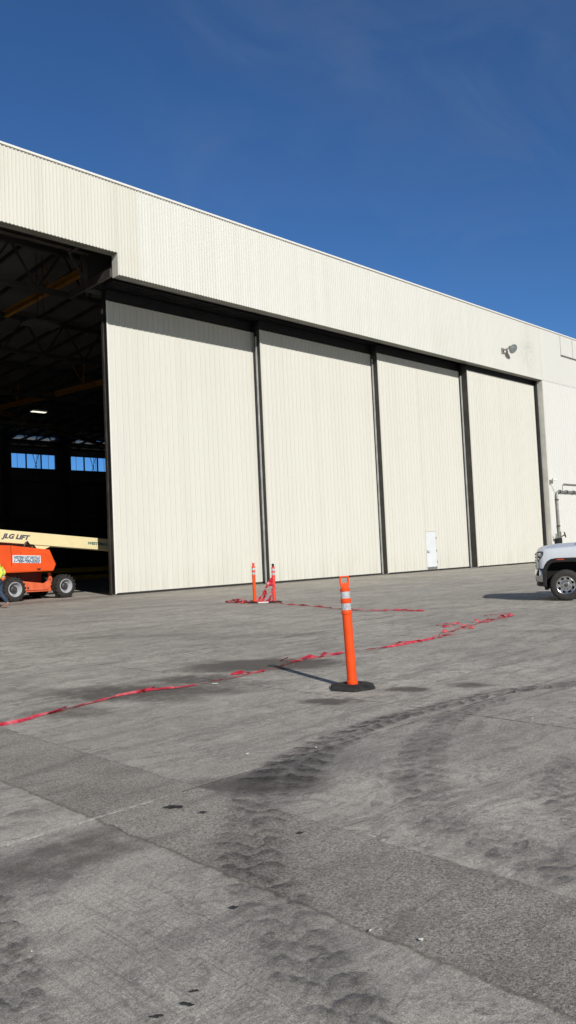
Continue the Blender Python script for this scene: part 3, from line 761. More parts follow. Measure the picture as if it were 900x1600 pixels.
lt = empty('ceiling_light', (29.9, 59.6, 14.0), 0, 'lit white ceiling light glowing in the dark hangar', 'ceiling light', 'ceiling lights in the hangar')
m = MB((29.9, 59.6, 14.0)); m.box(29.25, 30.55, 59.3, 59.9, 14.02, 14.14, 0.01); m.build('housing', M['trim_pale'], lt)
m = MB((29.9, 59.6, 14.0)); m.box(29.3, 30.5, 59.4, 59.8, 13.985, 14.018); m.build('diffuser', M['lit'], lt)
m = MB((29.9, 59.6, 14.0)); m.tube([(29.2, 59.6, 14.1), (29.2, 59.6, zroof(59.6))], 0.02, 5); m.build('hanger', M['steel_dark'], lt)
m = MB((29.9, 59.6, 14.0)); m.tube([(30.6, 59.6, 14.1), (30.6, 59.6, zroof(59.6))], 0.02, 5); m.build('hanger', M['steel_dark'], lt)
ht = empty('ceiling_heater', (17.55, 34.6, 13.0), 0, 'dark flat heater panel hanging on two rods near the open door', 'heater')
m = MB((17.55, 34.6, 13.0)); m.prism([(-0.85+17.55, 13.0), (0.85+17.55, 13.0), (0.65+17.55, 13.14), (-0.65+17.55, 13.14)], 'y', 34.1, 35.1); m.build('reflector', M['steel_dark'], ht)
m = MB((17.55, 34.6, 13.0)); m.tube([(17.45, 34.6, 13.12), (17.45, 34.6, zroof(34.6)-0.1)], 0.018, 5); m.build('rod', M['steel_black'], ht)
m = MB((17.55, 34.6, 13.0)); m.tube([(17.75, 34.6, 13.12), (17.75, 34.6, zroof(34.6)-0.1)], 0.018, 5); m.build('rod', M['steel_black'], ht)
# yellow barrier deep inside
gb = empty('guard_rail', (34, 60, 0), 0.0, 'dark yellow double guard rail standing deep inside the hangar', 'barrier')
m = MB((34, 60, 0)); m.box(20, 44, 59.95, 60.05, 0.70, 1.10); m.box(20, 44, 59.95, 60.05, 0.06, 0.42); m.build('rail', M['yellow_guard'], gb)
for xx in range(20, 45, 3):
    m = MB((34, 60, 0)); m.box(xx-0.06, xx+0.06, 60.06, 60.18, 0, 1.15); m.build('post', M['steel_dark'], gb)

# ------------------------------------------------------------------ wall fittings
# floodlight
FX, FZ = 48.05, 14.74
fl = empty('floodlight', (FX, YF, FZ), 0, 'round floodlight with glass lens bracketed to the upper hangar wall', 'floodlight')
L = (FX, YF, FZ)
m = MB(L); m.box(FX-0.17, FX+0.17, YF-0.05, YF+0.0, FZ-0.20, FZ+0.22, 0.01); m.tube([(FX, YF-0.03, FZ+0.05), (FX+0.05, YF-0.38, FZ+0.10), (FX+0.26, YF-0.45, FZ+0.14)], 0.055, 8); m.build('bracket', M['lamp_body'], fl)
ax = Vector((-0.22, -0.82, -0.50)).normalized(); hc = Vector((FX+0.42, YF-0.50, FZ+0.16))
m = MB(L); m.lathe([(0.0, -0.26), (0.11, -0.26), (0.15, -0.18), (0.16, -0.07), (0.29, 0.07), (0.33, 0.11), (0.33, 0.14), (0.29, 0.14), (0.29, 0.12)], tuple(hc), tuple(ax), 20); m.build('lamp_head', M['lamp_body'], fl, smooth=True)
m = MB(L); m.lathe([(0.0, 0.135), (0.15, 0.132), (0.289, 0.118)], tuple(hc), tuple(ax), 20); m.build('lens', M['lens'], fl, smooth=True)
# small wall camera
cm = empty('security_camera', (53.62, YF, 5.93), 0, 'small white security camera fixed beside the door jamb', 'camera')
L = (53.62, YF, 5.93)
m = MB(L); m.box(53.55, 53.67, YF-0.14, YF, 5.72, 6.0); m.beam((53.62, YF-0.1, 5.98), (53.8, YF-0.22, 6.02), 0.05, 0.05); m.build('bracket', M['lamp_body'], cm)
m = MB(L); m.obox((53.88, YF-0.26, 6.03), (0.16, -0.06, -0.02), (0.03, 0.075, 0), (0.01, 0, 0.075)); m.build('housing', M['sign_white'], cm)
# pipes and valve set right of the jamb
PX = 54.30
pp = empty('wall_pipe', (PX, YF, 0), 0, 'grey steel pipe rising up the wall and bending right beside the jamb', 'pipe')
L = (PX, YF, 0)
m = MB(L)
m.tube([(PX, YF-0.16, 1.2), (PX, YF-0.16, 2.6), (PX-0.02, YF-0.16, 4.85), (PX+0.05, YF-0.16, 5.08), (PX+0.28, YF-0.16, 5.17), (PX+10, YF-0.16, 5.19)], 0.085, 10)
m.build('pipe', M['galv'], pp, smooth=True)
for xx in (0.45, 1.55, 2.65, 3.8, 5.2):
    m = MB(L); m.tube([(PX+xx-0.05, YF-0.16, 5.175), (PX+xx+0.05, YF-0.16, 5.175)], 0.125, 10); m.build('coupling', M['steel_brown'], pp, smooth=True)
for zz in (2.62, 4.55):
    m = MB(L); m.tube([(PX, YF-0.16, zz-0.05), (PX, YF-0.16, zz+0.05)], 0.12, 10); m.build('coupling', M['steel_brown'], pp, smooth=True)
m = MB(L); m.tube([(55.55, YF-0.10, 5.65), (55.62, YF-0.10, 5.76), (64, YF-0.10, 5.74)], 0.05, 8); m.build('branch_pipe', M['galv'], pp, smooth=True)
m = MB(L); m.tube([(55.52, YF-0.05, 5.66), (55.52, YF-0.05, 5.26)], 0.014, 5); m.build('cable', M['galv'], pp)
m = MB(L); m.tube([(53.72, YF-0.06, 5.7), (54.22, YF-0.06, 5.1)], 0.014, 5); m.build('cable', M['galv'], pp)
vx = 53.95
vs = empty('valve_assembly', (vx, YF-0.25, 0), 0, 'black valve assembly standing at the foot of the wall pipe behind the truck', 'valve')
L = (vx, YF-0.25, 0)
m = MB(L); m.box(vx-0.24, vx+0.26, YF-0.42, YF-0.08, 0.25, 1.72, 0.03); m.build('body', M['plastic'], vs)
m = MB(L); m.lathe([(0, -0.03), (0.22, -0.03), (0.22, 0.03), (0, 0.03)], (vx+0.55, YF-0.5, 1.95), (0.5, -0.8, 0.2), 14); m.tube([(vx+0.3, YF-0.3, 1.8), (vx+0.55, YF-0.5, 1.95)], 0.04, 6); m.build('handwheel', M['plastic'], vs)
m = MB(L); m.tube([(vx-0.45, YF-0.3, 1.75), (vx+0.35, YF-0.3, 1.80)], 0.07, 8); m.tube([(vx-0.42, YF-0.3, 1.7), (vx-0.42, YF-0.3, 2.05)], 0.05, 8); m.tube([(vx+0.36, YF-0.25, 0.0), (vx+0.36, YF-0.25, 2.2)], 0.07, 8); m.build('pipework', M['galv'], vs, smooth=True)
# frame of a small louvre high on the right
fr = empty('wall_hatch', (57.0, YF, 15.75), 0, 'pale hatch outlined on the wall just under the roof edge', 'hatch')
L = (57.0, YF, 15.75)
m = MB(L); m.box(56.62, 61.5, YF-0.09, YF-0.0, 15.66, 15.74); m.build('sill', M['trim_grey'], fr)
m = MB(L); m.box(56.62, 56.67, YF-0.055, YF, 15.75, 17.2); m.build('frame', M['trim_pale'], fr)
m = MB(L); m.box(58.6, 58.64, YF-0.055, YF, 15.75, 17.2); m.build('frame', M['trim_pale'], fr)

# ------------------------------------------------------------------ delineator posts
def delineator(loc, label, tilt=(0, 0), mat='post_orange', H=1.19, handle=True, rz=0.0, group='orange delineator posts on the apron'):
    r = empty('delineator_post', loc, rz, label, 'delineator', group)
    m = MB()
    n = 6
    def oct_(r_, z, sx=1.0): return [m.v((r_*cos(2*pi*(k+0.5)/n)*sx, r_*sin(2*pi*(k+0.5)/n), z)) for k in range(n)]
    rings = [oct_(0.268, 0.0), oct_(0.268, 0.024), oct_(0.175, 0.050), oct_(0.115, 0.053), oct_(0.105, 0.044), oct_(0.06, 0.044)]
    m.f(list(reversed(rings[0])))
    for A, B in zip(rings, rings[1:]):
        for k in range(n): m.f([A[k], A[(k+1) % n], B[(k+1) % n], B[k]])
    m.f(rings[-1])
    m.build('base', M['rubber'], r)
    T = Matrix.Rotation(tilt[0], 4, 'X') @ Matrix.Rotation(tilt[1], 4, 'Y')
    k = H/1.19
    prof = [(0.0, 0.038), (0.062, 0.038), (0.062, 0.075), (0.053, 0.085), (0.052, 0.80*k), (0.059, 0.807*k), (0.060, 0.825*k), (0.055, 0.832*k), (0.055, 0.842*k), (0.050, 0.846*k),
            (0.050, 0.925*k), (0.057, 0.932*k), (0.058, 0.968*k), (0.050, 0.975*k), (0.049, 1.052*k), (0.056, 1.058*k), (0.057, 1.078*k), (0.045, 1.086*k), (0.040, 1.10*k), (0.0, 1.10*k)]
    m = MB(); m.lathe(prof, n=28)
    o = m.build('post', M[mat], r, smooth=True); o.data.transform(T)
    for z0, z1 in ((0.848, 0.922), (0.976, 1.050)):
        m = MB(); m.lathe([(0.0505, z0*k), (0.0522, z0*k+0.001), (0.0522, z1*k-0.001), (0.0505, z1*k)], n=28)
        o = m.build('reflective_band', M['band'], r, smooth=True); o.data.transform(T)
    if handle:
        # the grip: solid neck with a rectangular loop on top, standing across the view
        m = MB(); w, t = 0.052, 0.018; z0 = 1.10*k; z1 = z0+0.105
        m.prism([(-0.040, z0-0.005), (0.040, z0-0.005), (0.050, z0+0.022), (w, z0+0.045), (-w, z0+0.045), (-0.050, z0+0.022)], 'y', -t, t, 0.004)
        m.box(-w, -w+0.017, -t, t, z0+0.0455, z1); m.box(w-0.017, w, -t, t, z0+0.0455, z1); m.box(-w, w, -t, t, z1+0.0005, z1+0.016, 0.004)
        o = m.build('handle', M[mat], r); o.data.transform(Matrix.Rotation(radians(-38)-rz, 4, 'Z')); o.data.transform(T)
    else:
        m = MB(); m.lathe([(0.040, 1.10*k), (0.036, 1.14*k), (0.040, 1.18*k), (0.030, 1.20*k), (0.0, 1.20*k)], n=18)
        o = m.build('handle', M['leaf'] if mat == 'post_red' else M[mat], r, smooth=True); o.data.transform(T)
    return r
delineator((6.44, 5.735, 0.004), 'tall orange delineator post nearest the viewer, on its black rubber base', (radians(-1.5), radians(-0.85)), rz=radians(16))
delineator((16.21, 18.33, 0), 'orange delineator post by the door, left one of the close pair', (0, radians(-0.4)), H=1.24, handle=False, rz=0.5)
delineator((16.50, 17.75, 0), 'reddish delineator post with dark top, red tape tied round it', (0, radians(0.2)), 'post_red', H=1.19, handle=False, rz=0.2)

# ------------------------------------------------------------------ red caution tape
def tape(name, pts, w, label, group='red tape lying on the apron', z=0.006, crumple=1.0, seed=1, sub=10, parent=None):
    """a limp plastic ribbon that follows a path, folding, twisting and lifting a little"""
    rnd = random.Random(seed)
    P = [Vector((p[0], p[1], p[2] if len(p) > 2 else 0)) for p in pts]
    Q = []
    for i in range(len(P)-1):
        p0 = P[max(0, i-1)]; p1 = P[i]; p2 = P[i+1]; p3 = P[min(len(P)-1, i+2)]
        for k in range(sub):
            t = k/sub
            Q.append(0.5*((2*p1)+(p2-p0)*t+(2*p0-5*p1+4*p2-p3)*t*t+(3*p1-p0-3*p2+p3)*t**3))
    Q.append(P[-1])
    m = MB(); rows = []; s = 0.0
    for i, q in enumerate(Q):
        t = (Q[min(i+1, len(Q)-1)]-Q[max(i-1, 0)])
        if t.length < 1e-6: t = Vector((1, 0, 0))
        t.normalize(); n = t.cross(Vector((0, 0, 1)))
        if n.length < 1e-3: n = Vector((1, 0, 0))
        n.normalize(); u = n.cross(t)
        if i: s += (q-Q[i-1]).length
        tw = 2.0*crumple*mnoise.noise(Vector((s*1.3, seed*7.1, 0))) + 0.9*crumple*mnoise.noise(Vector((s*5, seed*3.3, 2)))
        ww = w*(0.75 + 0.6*abs(mnoise.noise(Vector((s*1.1, seed*2.7, 5)))) + 0.25*mnoise.noise(Vector((s*6, seed, 1))))
        lift = 0.012 + 0.03*crumple*max(0, mnoise.noise(Vector((s*1.7, seed*5.2, 9))))
        off = 0.03*crumple*mnoise.noise(Vector((s*2.3, seed*1.9, 4)))
        d = n*cos(tw) + u*sin(tw)
        row = []
        for k in (-1, -0.33, 0.33, 1):
            p = q + n*off + d*ww*0.5*k + u*(0.006*mnoise.noise(Vector((s*9, k*2, seed))))
            base = q.z + z
            p.z = max(p.z + lift + z, z) if q.z < 0.02 else p.z
            row.append(m.v(p))
        rows.append(row)
    for A, B in zip(rows, rows[1:]):
        for k in range(3): m.f([A[k], B[k], B[k+1], A[k+1]])
    o = m.build(name, M['tape'], parent, smooth=False)
    for p in o.data.polygons: p.use_smooth = True
    if label: tag(o, label, 'tape', group)
    return o

T1 = [(2.7, 7.25), (3.17, 7.26), (3.39, 7.27), (3.69, 7.4), (3.99, 7.44), (4.34, 7.53), (4.66, 7.61), (4.84, 7.63), (5.03, 7.62), (5.28, 7.51), (5.53, 7.42), (5.9, 7.4), (6.35, 7.46), (6.72, 7.51), (7.11, 7.57),
      (7.5, 7.7), (7.89, 7.74), (8.27, 7.71), (8.64, 7.73), (9.01, 7.62), (9.54, 7.55), (10.15, 7.58), (10.8, 7.6), (11.52, 7.86), (12.22, 8.1), (12.79, 8.19), (13.4, 8.3), (14.06, 8.4), (14.49, 8.43), (14.83, 8.7), (14.6, 8.95), (14.2, 8.9)]
def flaps(host, spots, seed, size=1.0):
    """loose zigzag folds of the same tape lying along its run"""
    rnd = random.Random(seed)
    for (x, y, L_, ang, hgt) in spots:
        m = MB(); a = radians(ang + rnd.uniform(-12, 12)); k = rnd.choice((3, 4, 5)); w = 0.036*size
        c = Vector((x, y, 0)); d = Vector((cos(a), sin(a), 0)); n = Vector((-d.y, d.x, 0))
        pts = []
        for i in range(k+1):
            t = i/k-0.5
            pts.append(c + d*L_*(t + rnd.uniform(-0.12, 0.12)) + n*rnd.uniform(-0.05, 0.05) + Vector((0, 0, 0.010 + (hgt*rnd.uniform(0.2, 0.8) if i % 2 else 0.004))))
        rows = []
        for i, p in enumerate(pts):
            tw = rnd.uniform(-0.9, 0.9); e = n*cos(tw) + Vector((0, 0, 1))*sin(tw) + d*rnd.uniform(-0.5, 0.5)
            ww = w*rnd.uniform(0.45, 1.0); q0 = p - e*ww; q1 = p + e*ww
            q0.z = max(q0.z, 0.009); q1.z = max(q1.z, 0.009)
            rows.append([m.v(q0), m.v((q0+q1)/2 + Vector((0, 0, 0.006))), m.v(q1)])
        for A, B in zip(rows, rows[1:]):
            for q in range(2): m.f([A[q], B[q], B[q+1], A[q+1]])
        m.build('fold', M['tape'], host)

t1 = tape('caution_tape', T1, 0.036, 'long red tape strewn across the apron behind the nearest post', seed=3, sub=12)
flaps(t1, [(6.50, 7.53, 0.42, -35, 0.05), (7.55, 7.78, 0.34, -55, 0.07), (7.95, 7.80, 0.40, -30, 0.06), (8.30, 7.80, 0.30, -40, 0.05), (9.9, 7.58, 0.55, -30, 0.06), (10.9, 7.66, 0.4, -25, 0.05), (11.5, 7.92, 0.4, -15, 0.05),
           (12.05, 7.95, 0.42, -30, 0.05), (12.3, 8.35, 0.46, -30, 0.06), (12.5, 8.65, 0.46, -28, 0.06), (13.1, 8.30, 0.35, -50, 0.10), (13.7, 8.36, 0.55, -20, 0.05), (14.3, 8.45, 0.6, -20, 0.06), (5.0, 7.62, 0.30, 10, 0.04), (3.85, 7.43, 0.35, 15, 0.03)], 5)
t2 = tape('caution_tape', [(16.16, 17.41), (15.71, 16.07), (15.34, 14.7), (14.85, 13.33), (14.69, 12.46), (14.99, 12.01), (14.96, 11.41), (15.0, 11.0)], 0.07, 'thin red tape trailing right from the pair of posts', seed=11, sub=14)
flaps(t2, [(14.9, 13.1, 0.7, 70, 0.04), (14.75, 12.2, 0.8, 75, 0.04), (14.95, 11.5, 0.7, 85, 0.04)], 8)
t3 = tape('caution_tape', [(16.03, 18.13), (15.96, 18.45), (16.1, 19.0), (16.5, 19.6), (17.0, 20.2), (16.6, 20.1), (16.2, 19.65), (16.0, 19.2), (16.37, 19.08), (15.9, 18.6), (16.5, 19.9), (16.9, 19.7), (16.3, 18.5), (16.35, 17.9), (16.1, 17.95), (16.6, 17.6)], 0.11,
          'tangled red tape heaped at the feet of the two posts', 'red tape lying on the apron', seed=23, crumple=1.4, sub=12)
# lengths hanging from the tied post: two ragged triangular falls
m = MB()
def sheet(poly, wob, seed):
    """hanging fold of tape between two edges"""
    a, b_, c, d = [Vector(q) for q in poly]; k = 8; rows = []
    for i in range(k+1):
        t = i/k; p = a.lerp(b_, t); q = d.lerp(c, t)
        row = []
        for j in range(5):
            s = j/4; r = p.lerp(q, s)
            r += Vector((0.04, -0.04, 0.02))*wob*mnoise.noise(Vector((t*4, s*3, seed)))
            row.append(m.v(r))
        rows.append(row)
    for A, B in zip(rows, rows[1:]):
        for j in range(4): m.f([A[j], B[j], B[j+1], A[j+1]])
PB = Vector((16.48, 17.76, 0)); dl = Vector((-0.72, 0.70, 0))   # dl: away to the left across the view
def H(l, z, f=0.0): return tuple(PB + dl*l + Vector((-0.65, -0.70, 0))*f*0.1 + Vector((0, 0, z)))
sheet([H(0.02, 0.84, 1), H(0.26, 0.46, 1), H(0.20, 0.45, 0.6), H(0.00, 0.66, 0.6)], 1.5, 3)
sheet([H(0.06, 0.70, 1.2), H(0.20, 0.60, 1.2), H(0.14, 0.50, 1), H(0.00, 0.54, 1)], 1.5, 5)
sheet([H(0.00, 0.62, 1.3), H(0.07, 0.30, 1.3), H(0.03, 0.28, 1.0), H(-0.03, 0.55, 1)], 1.4, 11)
sheet([H(0.24, 0.44, 0.8), H(0.38, 0.06, 0.8), H(0.30, 0.03, 1), H(0.20, 0.36, 1)], 1.6, 7)
sheet([H(0.24, 0.42, 1.3), H(0.54, 0.05, 1.3), H(0.46, 0.02, 1.0), H(0.26, 0.34, 1)], 1.4, 9)
sheet([H(0.04, 0.26, 1.3), H(0.12, 0.02, 1.3), H(0.22, 0.02, 1.0), H(0.12, 0.22, 1)], 1.4, 13)
o = m.build('hanging_tape', M['tape'])
for p in o.data.polygons: p.use_smooth = True
tag(o, 'red tape knotted on the reddish post, hanging down in ragged folds', 'tape')
m = MB(); m.prism([(15.98, 17.92), (16.2, 17.70), (16.36, 17.86), (16.3, 18.02), (16.1, 18.12)], 'z', 0.01, 0.05, 0.01)
tag(m.build('paper_bag', M['paper']), 'crumpled white bag on the ground between the paired posts', 'bag')

# ------------------------------------------------------------------ boom lift
LA = 0.1138
lift = empty('boom_lift', (15.55, 32.45, 0), LA, 'orange boom lift with a cream boom, parked in the open hangar doorway', 'boom lift')
# chassis
m = MB()
side = [(-1.63, 0.55), (-1.63, 1.06), (-1.4, 1.09), (-0.7, 0.81), (0.37, 0.66), (0.60, 0.78), (0.60, 1.12), (0.67, 1.13), (0.76, 0.86), (0.68, 0.32), (-0.75, 0.35)]
m.prism(side, 'y', -0.72, -0.62, 0.012); m.prism(side, 'y', 0.62, 0.72, 0.012)
m.box(-1.0, 0.66, -0.61, 0.61, 0.36, 0.62, 0.02)
m.build('chassis', M['orange_chassis'], lift)
m = MB(); m.lathe([(0, -0.012), (0.05, -0.012), (0.05, 0.012), (0, 0.012)], (-0.45, -0.725, 0.52), (0, 1, 0), 12); m.build('bolt_plate', M['hub_dark'], lift)
m = MB(); m.prism([(-1.25, 1.17), (0.50, 1.17), (0.50, 0.74), (0.30, 0.64), (-0.55, 0.64), (-1.05, 0.92)], 'y', -0.28, 0.28); m.build('turntable', M['maroon'], lift)
m = MB(); m.box(-0.68, -0.56, -0.30, -0.283, 0.98, 1.15); m.build('turntable_fitting', M['hub_dark'], lift)
for x in (-1.34, 1.12):
    m = MB(); m.tube([(x, -0.80, 0.5), (x, 0.80, 0.5)], 0.11, 10); m.box(x-0.18, x+0.18, -0.62, 0.62, 0.40, 0.62); m.build('axle', M['hub_dark'], lift)
for x, y, s in ((-1.34, -1.0, -1), (1.12, -1.0, -1), (-1.34, 1.0, 1), (1.12, 1.0, 1)):
    wloc = Vector((x, y, 0.51))
    R_ = 0.51
    m = MB()
    m.lathe([(0.30, -0.19), (0.36, -0.20), (0.44, -0.195), (0.478, -0.17), (0.485, -0.08), (0.485, 0.08), (0.478, 0.17), (0.44, 0.195), (0.36, 0.20), (0.30, 0.19)], (0, 0, 0), (0, 1, 0), 36)
    nl = 18
    for kk in range(nl):        # chevron lugs
        for sd in (-1, 1):
            a0 = 2*pi*(kk + (0.25 if sd > 0 else -0.25))/nl; a1 = a0 + 0.20
            for (aa, ab, y0, y1) in ((a0, a1, 0.02*sd, 0.195*sd),):
                c0 = Vector((cos(aa), 0, sin(aa))); c1 = Vector((cos(ab), 0, sin(ab)))
                e = 0.075
                p0 = c0*0.495 + Vector((0, y0, 0)); p1 = c1*0.492 + Vector((0, y1, 0))
                d_ = (p1-p0); L_ = d_.length; d_.normalize(); up = ((c0+c1)/2).normalized(); sd_ = d_.cross(up)
                m.obox((p0+p1)/2, d_*L_/2, sd_*0.032, up*0.022)
                c2 = c1; q0 = c1*0.49 + Vector((0, 0.195*sd, 0)); q1 = Vector((cos(ab+0.03), 0, sin(ab+0.03)))*0.41 + Vector((0, 0.20*sd, 0))
                m.beam(tuple(q0), tuple(q1), 0.05, 0.02, (0, 1, 0))
    w = m.build('wheel', M['tyre'], lift, smooth=True); w.location = wloc
    m = MB()
    m.lathe([(0.315, s*0.185), (0.305, s*0.215), (0.285, s*0.215), (0.27, s*0.16), (0.235, s*0.09), (0.22, s*0.02), (0.14, s*0.0), (0.0, s*0.0)], (0, 0, 0), (0, 1, 0), 32); m.build('rim', M['rim_grey'], w, smooth=True)
    m = MB(); m.lathe([(0.155, s*0.005), (0.15, s*0.12), (0.10, s*0.16), (0.095, s*0.20), (0.0, s*0.20)], (0, 0, 0), (0, 1, 0), 20)
    for kk in range(9):
        a = 2*pi*kk/9; m.tube([(0.12*cos(a), s*0.12, 0.12*sin(a)), (0.12*cos(a), s*0.165, 0.12*sin(a))], 0.014, 6)
    m.build('hub', M['hub_dark'], w, smooth=True)
# counterweight hood: faceted body
def faceted(mb, prof, y0, y1, inset):
    """side profile whose outline is smaller on the outer faces (chamfered hood)"""
    cx = sum(p[0] for p in prof)/len(prof); cz = sum(p[1] for p in prof)/len(prof)
    mid = [mb.v((p[0], (y0+y1)/2, p[1])) for p in prof]
hood = [(-3.55, 1.26), (-3.65, 1.9), (-3.4, 2.36), (-1.95, 2.36), (-1.46, 2.34), (0.39, 2.12), (0.69, 1.48), (0.55, 1.20), (-1.46, 1.21)]
m = MB(); m.prism(hood, 'y', -1.12, -0.42, 0.02); 
m.build('hood', M['orange'], lift)
m = MB(); m.prism(hood, 'y', 0.42, 1.12, 0.02); m.build('hood', M['orange'], lift)
m = MB(); m.prism([(-3.4, 1.25), (-3.4, 1.9), (0.2, 1.7), (0.3, 1.25)], 'y', -0.42, 0.42); m.build('turntable_deck', M['maroon'], lift)
# hood seam, lower bevel line, latch
m = MB(); m.prism([(-1.475, 2.335), (-1.455, 2.335), (-1.415, 1.95), (-1.435, 1.215), (-1.455, 1.215), (-1.435, 1.95)], 'y', -1.124, -1.119); m.build('hood_seam', M['maroon'], lift)
m = MB(); m.prism([(-3.5, 1.25), (0.54, 1.235), (0.655, 1.475), (-1.46, 1.46), (-3.58, 1.50)], 'y', -1.137, -1.121, 0.006); m.build('hood_skirt', M['orange'], lift)
m = MB(); m.prism([(-0.28, 1.33), (-0.08, 1.34), (-0.10, 1.27), (-0.20, 1.26)], 'y', -1.147, -1.136); m.build('latch', M['plastic'], lift)
for px_ in (-2.6, -1.0, 0.2):
    m = MB(); m.lathe([(0, -0.006), (0.018, -0.006), (0.018, 0.006), (0, 0.006)], (px_, -1.125, 2.02-0.09*(px_+1)), (0, 1, 0), 8); m.build('hood_bolt', M['hub_dark'], lift)
m = MB(); m.tube([(-2.9, -0.30, 2.62), (-1.6, -0.31, 2.44), (-0.6, -0.31, 2.36), (-0.3, -0.31, 2.30)], 0.022, 6); m.build('hydraulic_line', M['plastic'], lift, smooth=True)
m = MB(); m.box(0.615, 0.665, -0.735, -0.722, 0.80, 0.86); m.build('tie_down_lug', M['hub_dark'], lift)
m = MB(); m.prism([(-0.62, 0.40), (0.55, 0.375), (0.55, 0.40), (-0.62, 0.425)], 'y', -0.728, -0.721); m.build('chassis_stripe', M['maroon'], lift)
# rental sign on the hood
sg = MB(); sg.box(-1.38, -0.06, -1.132, -1.123, 1.585, 1.905, 0.003)
for v in sg.bm.verts: v.co.z += -0.045*(v.co.x+0.72)
sign = sg.build('sign_panel', M['sign_white'], lift)
def onface(x, z, y, slope=0.0):
    """text frame on a face towards -y, baseline sloping with x"""
    return Matrix.Translation((x, y, z)) @ Matrix.Rotation(atan2(slope, 1), 4, 'Y').inverted() @ Matrix.Rotation(radians(90), 4, 'X')
text_mesh('lettering', 'WESTERN LIFT RENTALS', 0.155, M['ink_blue'], sign, onface(-1.34, 1.785, -1.133, -0.045), 0.2, 1.24, 0.008)
text_mesh('lettering', '1-800-800-3353', 0.175, M['ink_blue'], sign, onface(-1.33, 1.635, -1.133, -0.045), 0.2, 1.22, 0.010)
# boom
def zc(x): return 2.78 - 0.0875*(x+1.43)
sl = -0.0875
m = MB(); xa, xb = -3.3, 4.75
m.prism([(xa, zc(xa)-0.27), (xb, zc(xb)-0.27), (xb, zc(xb)+0.27), (xa, zc(xa)+0.27)], 'y', -0.27, 0.27, 0.02)
boom = m.build('boom', M['cream'], lift)
m = MB(); m.prism([(4.751, zc(4.75)-0.22), (7.6, zc(7.6)-0.22), (7.6, zc(7.6)+0.22), (4.751, zc(4.75)+0.22)], 'y', -0.22, 0.22, 0.015); m.build('inner_boom', M['cream'], boom)
m = MB(); m.prism([(0.20, 2.36), (1.06, 2.28), (0.75, 2.17), (0.30, 2.00), (0.05, 2.02)], 'y', -0.22, 0.22, 0.01); m.build('boom_bracket', M['cream'], lift)
m = MB(); m.tube([(0.5, 0, 2.05), (-1.6, 0, 1.55)], 0.10, 10); m.build('lift_cylinder', M['hub_dark'], lift, smooth=True)
m = MB(); m.prism([(-3.6, 1.3), (-2.6, 1.3), (-2.85, 3.25), (-3.45, 3.25)], 'y', -0.36, -0.28); m.prism([(-3.6, 1.3), (-2.6, 1.3), (-2.85, 3.25), (-3.45, 3.25)], 'y', 0.28, 0.36); m.build('boom_upright', M['orange'], lift)
m = MB(); m.tube([(-0.35, -0.34, 2.30), (-0.28, -0.36, 2.44), (-0.20, -0.36, 2.50), (-0.08, -0.34, 2.36), (0.10, -0.34, 2.34), (0.22, -0.30, 2.22)], 0.045, 8); m.box(-0.42, -0.02, -0.42, -0.30, 2.22, 2.30, 0.02); m.build('hose', M['plastic'], lift, smooth=True)
text_mesh('lettering', 'JLG LIFT', 0.27, M['ink'], boom, onface(-1.36, zc(-1.36)-0.075, -0.272, sl), 0.30, 1.36, 0.014)
text_mesh('lettering', 'WESTERN LIFT', 0.17, M['ink_teal'], boom, onface(3.0, zc(3.0)-0.055, -0.272, sl), 0.15, 1.45, 0.010)
# work platform far inside, behind the closed leaf
m = MB()
for zz in (1.35, 1.8, 2.3):
    m.tube([(8.0, -1.1, zz), (9.0, -1.1, zz), (9.0, 1.1, zz), (8.0, 1.1, zz), (8.0, -1.1, zz)], 0.025, 6)
for xx, yy in ((8.0, -1.1), (9.0, -1.1), (9.0, 1.1), (8.0, 1.1), (8.0, 0), (9.0, 0)): m.tube([(xx, yy, 1.25), (xx, yy, 2.3)], 0.025, 6)
m.box(7.95, 9.05, -1.15, 1.15, 1.2, 1.26); m.box(7.55, 8.0, -0.2, 0.2, 1.25, 2.2)
m.build('work_platform', M['galv'], lift)

# ------------------------------------------------------------------ pickup truck
TH = -0.42; hd = Vector((sin(TH), cos(TH), 0)); away = Vector((hd.y, -hd.x, 0))
tp = Vector((18.56, 9.32, 0)) + away*0.97
truck = empty('pickup_truck', tuple(tp), atan2(hd.y, hd.x), 'white pickup truck entering from the right, only its nose in view', 'truck')
WXF, WXR = -0.06, -3.75
AR = [(0.42, 0.30), (0.42, 0.72), (0.39, 0.84), (0.33, 0.93), (0.25, 1.00), (0.12, 1.02), (-0.26, 1.02), (-0.38, 1.00), (-0.47, 0.93), (-0.53, 0.84), (-0.56, 0.72), (-0.56, 0.30)]
def arch(x):
    for xo in (0.0, WXR-WXF):
        q = [(a+xo, b_) for a, b_ in AR]
        if q[-1][0] <= x <= q[0][0]:
            for (xa_, za), (xb_, zb_) in zip(q, q[1:]):
                if xb_ <= x <= xa_ and abs(xa_-xb_) > 1e-6:
                    return za + (zb_-za)*(xa_-x)/(xa_-xb_)
            return q[1][1]
    return None
def interp(x, tab):
    if x >= tab[0][0]: return tab[0][1]
    for (a, va), (b_, vb) in zip(tab, tab[1:]):
        if a >= x >= b_: return va + (vb-va)*(a-x)/(a-b_)
    return tab[-1][1]
HWT = [(0.64, 0.62), (0.63, 0.72), (0.60, 0.82), (0.55, 0.89), (0.48, 0.935), (0.38, 0.96), (0.2, 0.972), (-5, 0.972)]
ZE = [(0.64, 1.12), (0.62, 1.20), (0.58, 1.265), (0.50, 1.305), (0.40, 1.325), (0.1, 1.345), (-0.5, 1.37), (-0.9, 1.385), (-5, 1.385)]
ZC = [(0.64, 1.20), (0.62, 1.285), (0.58, 1.34), (0.50, 1.375), (0.40, 1.40), (0.1, 1.435), (-0.5, 1.46), (-0.9, 1.48), (-0.95, 1.40), (-5, 1.39)]
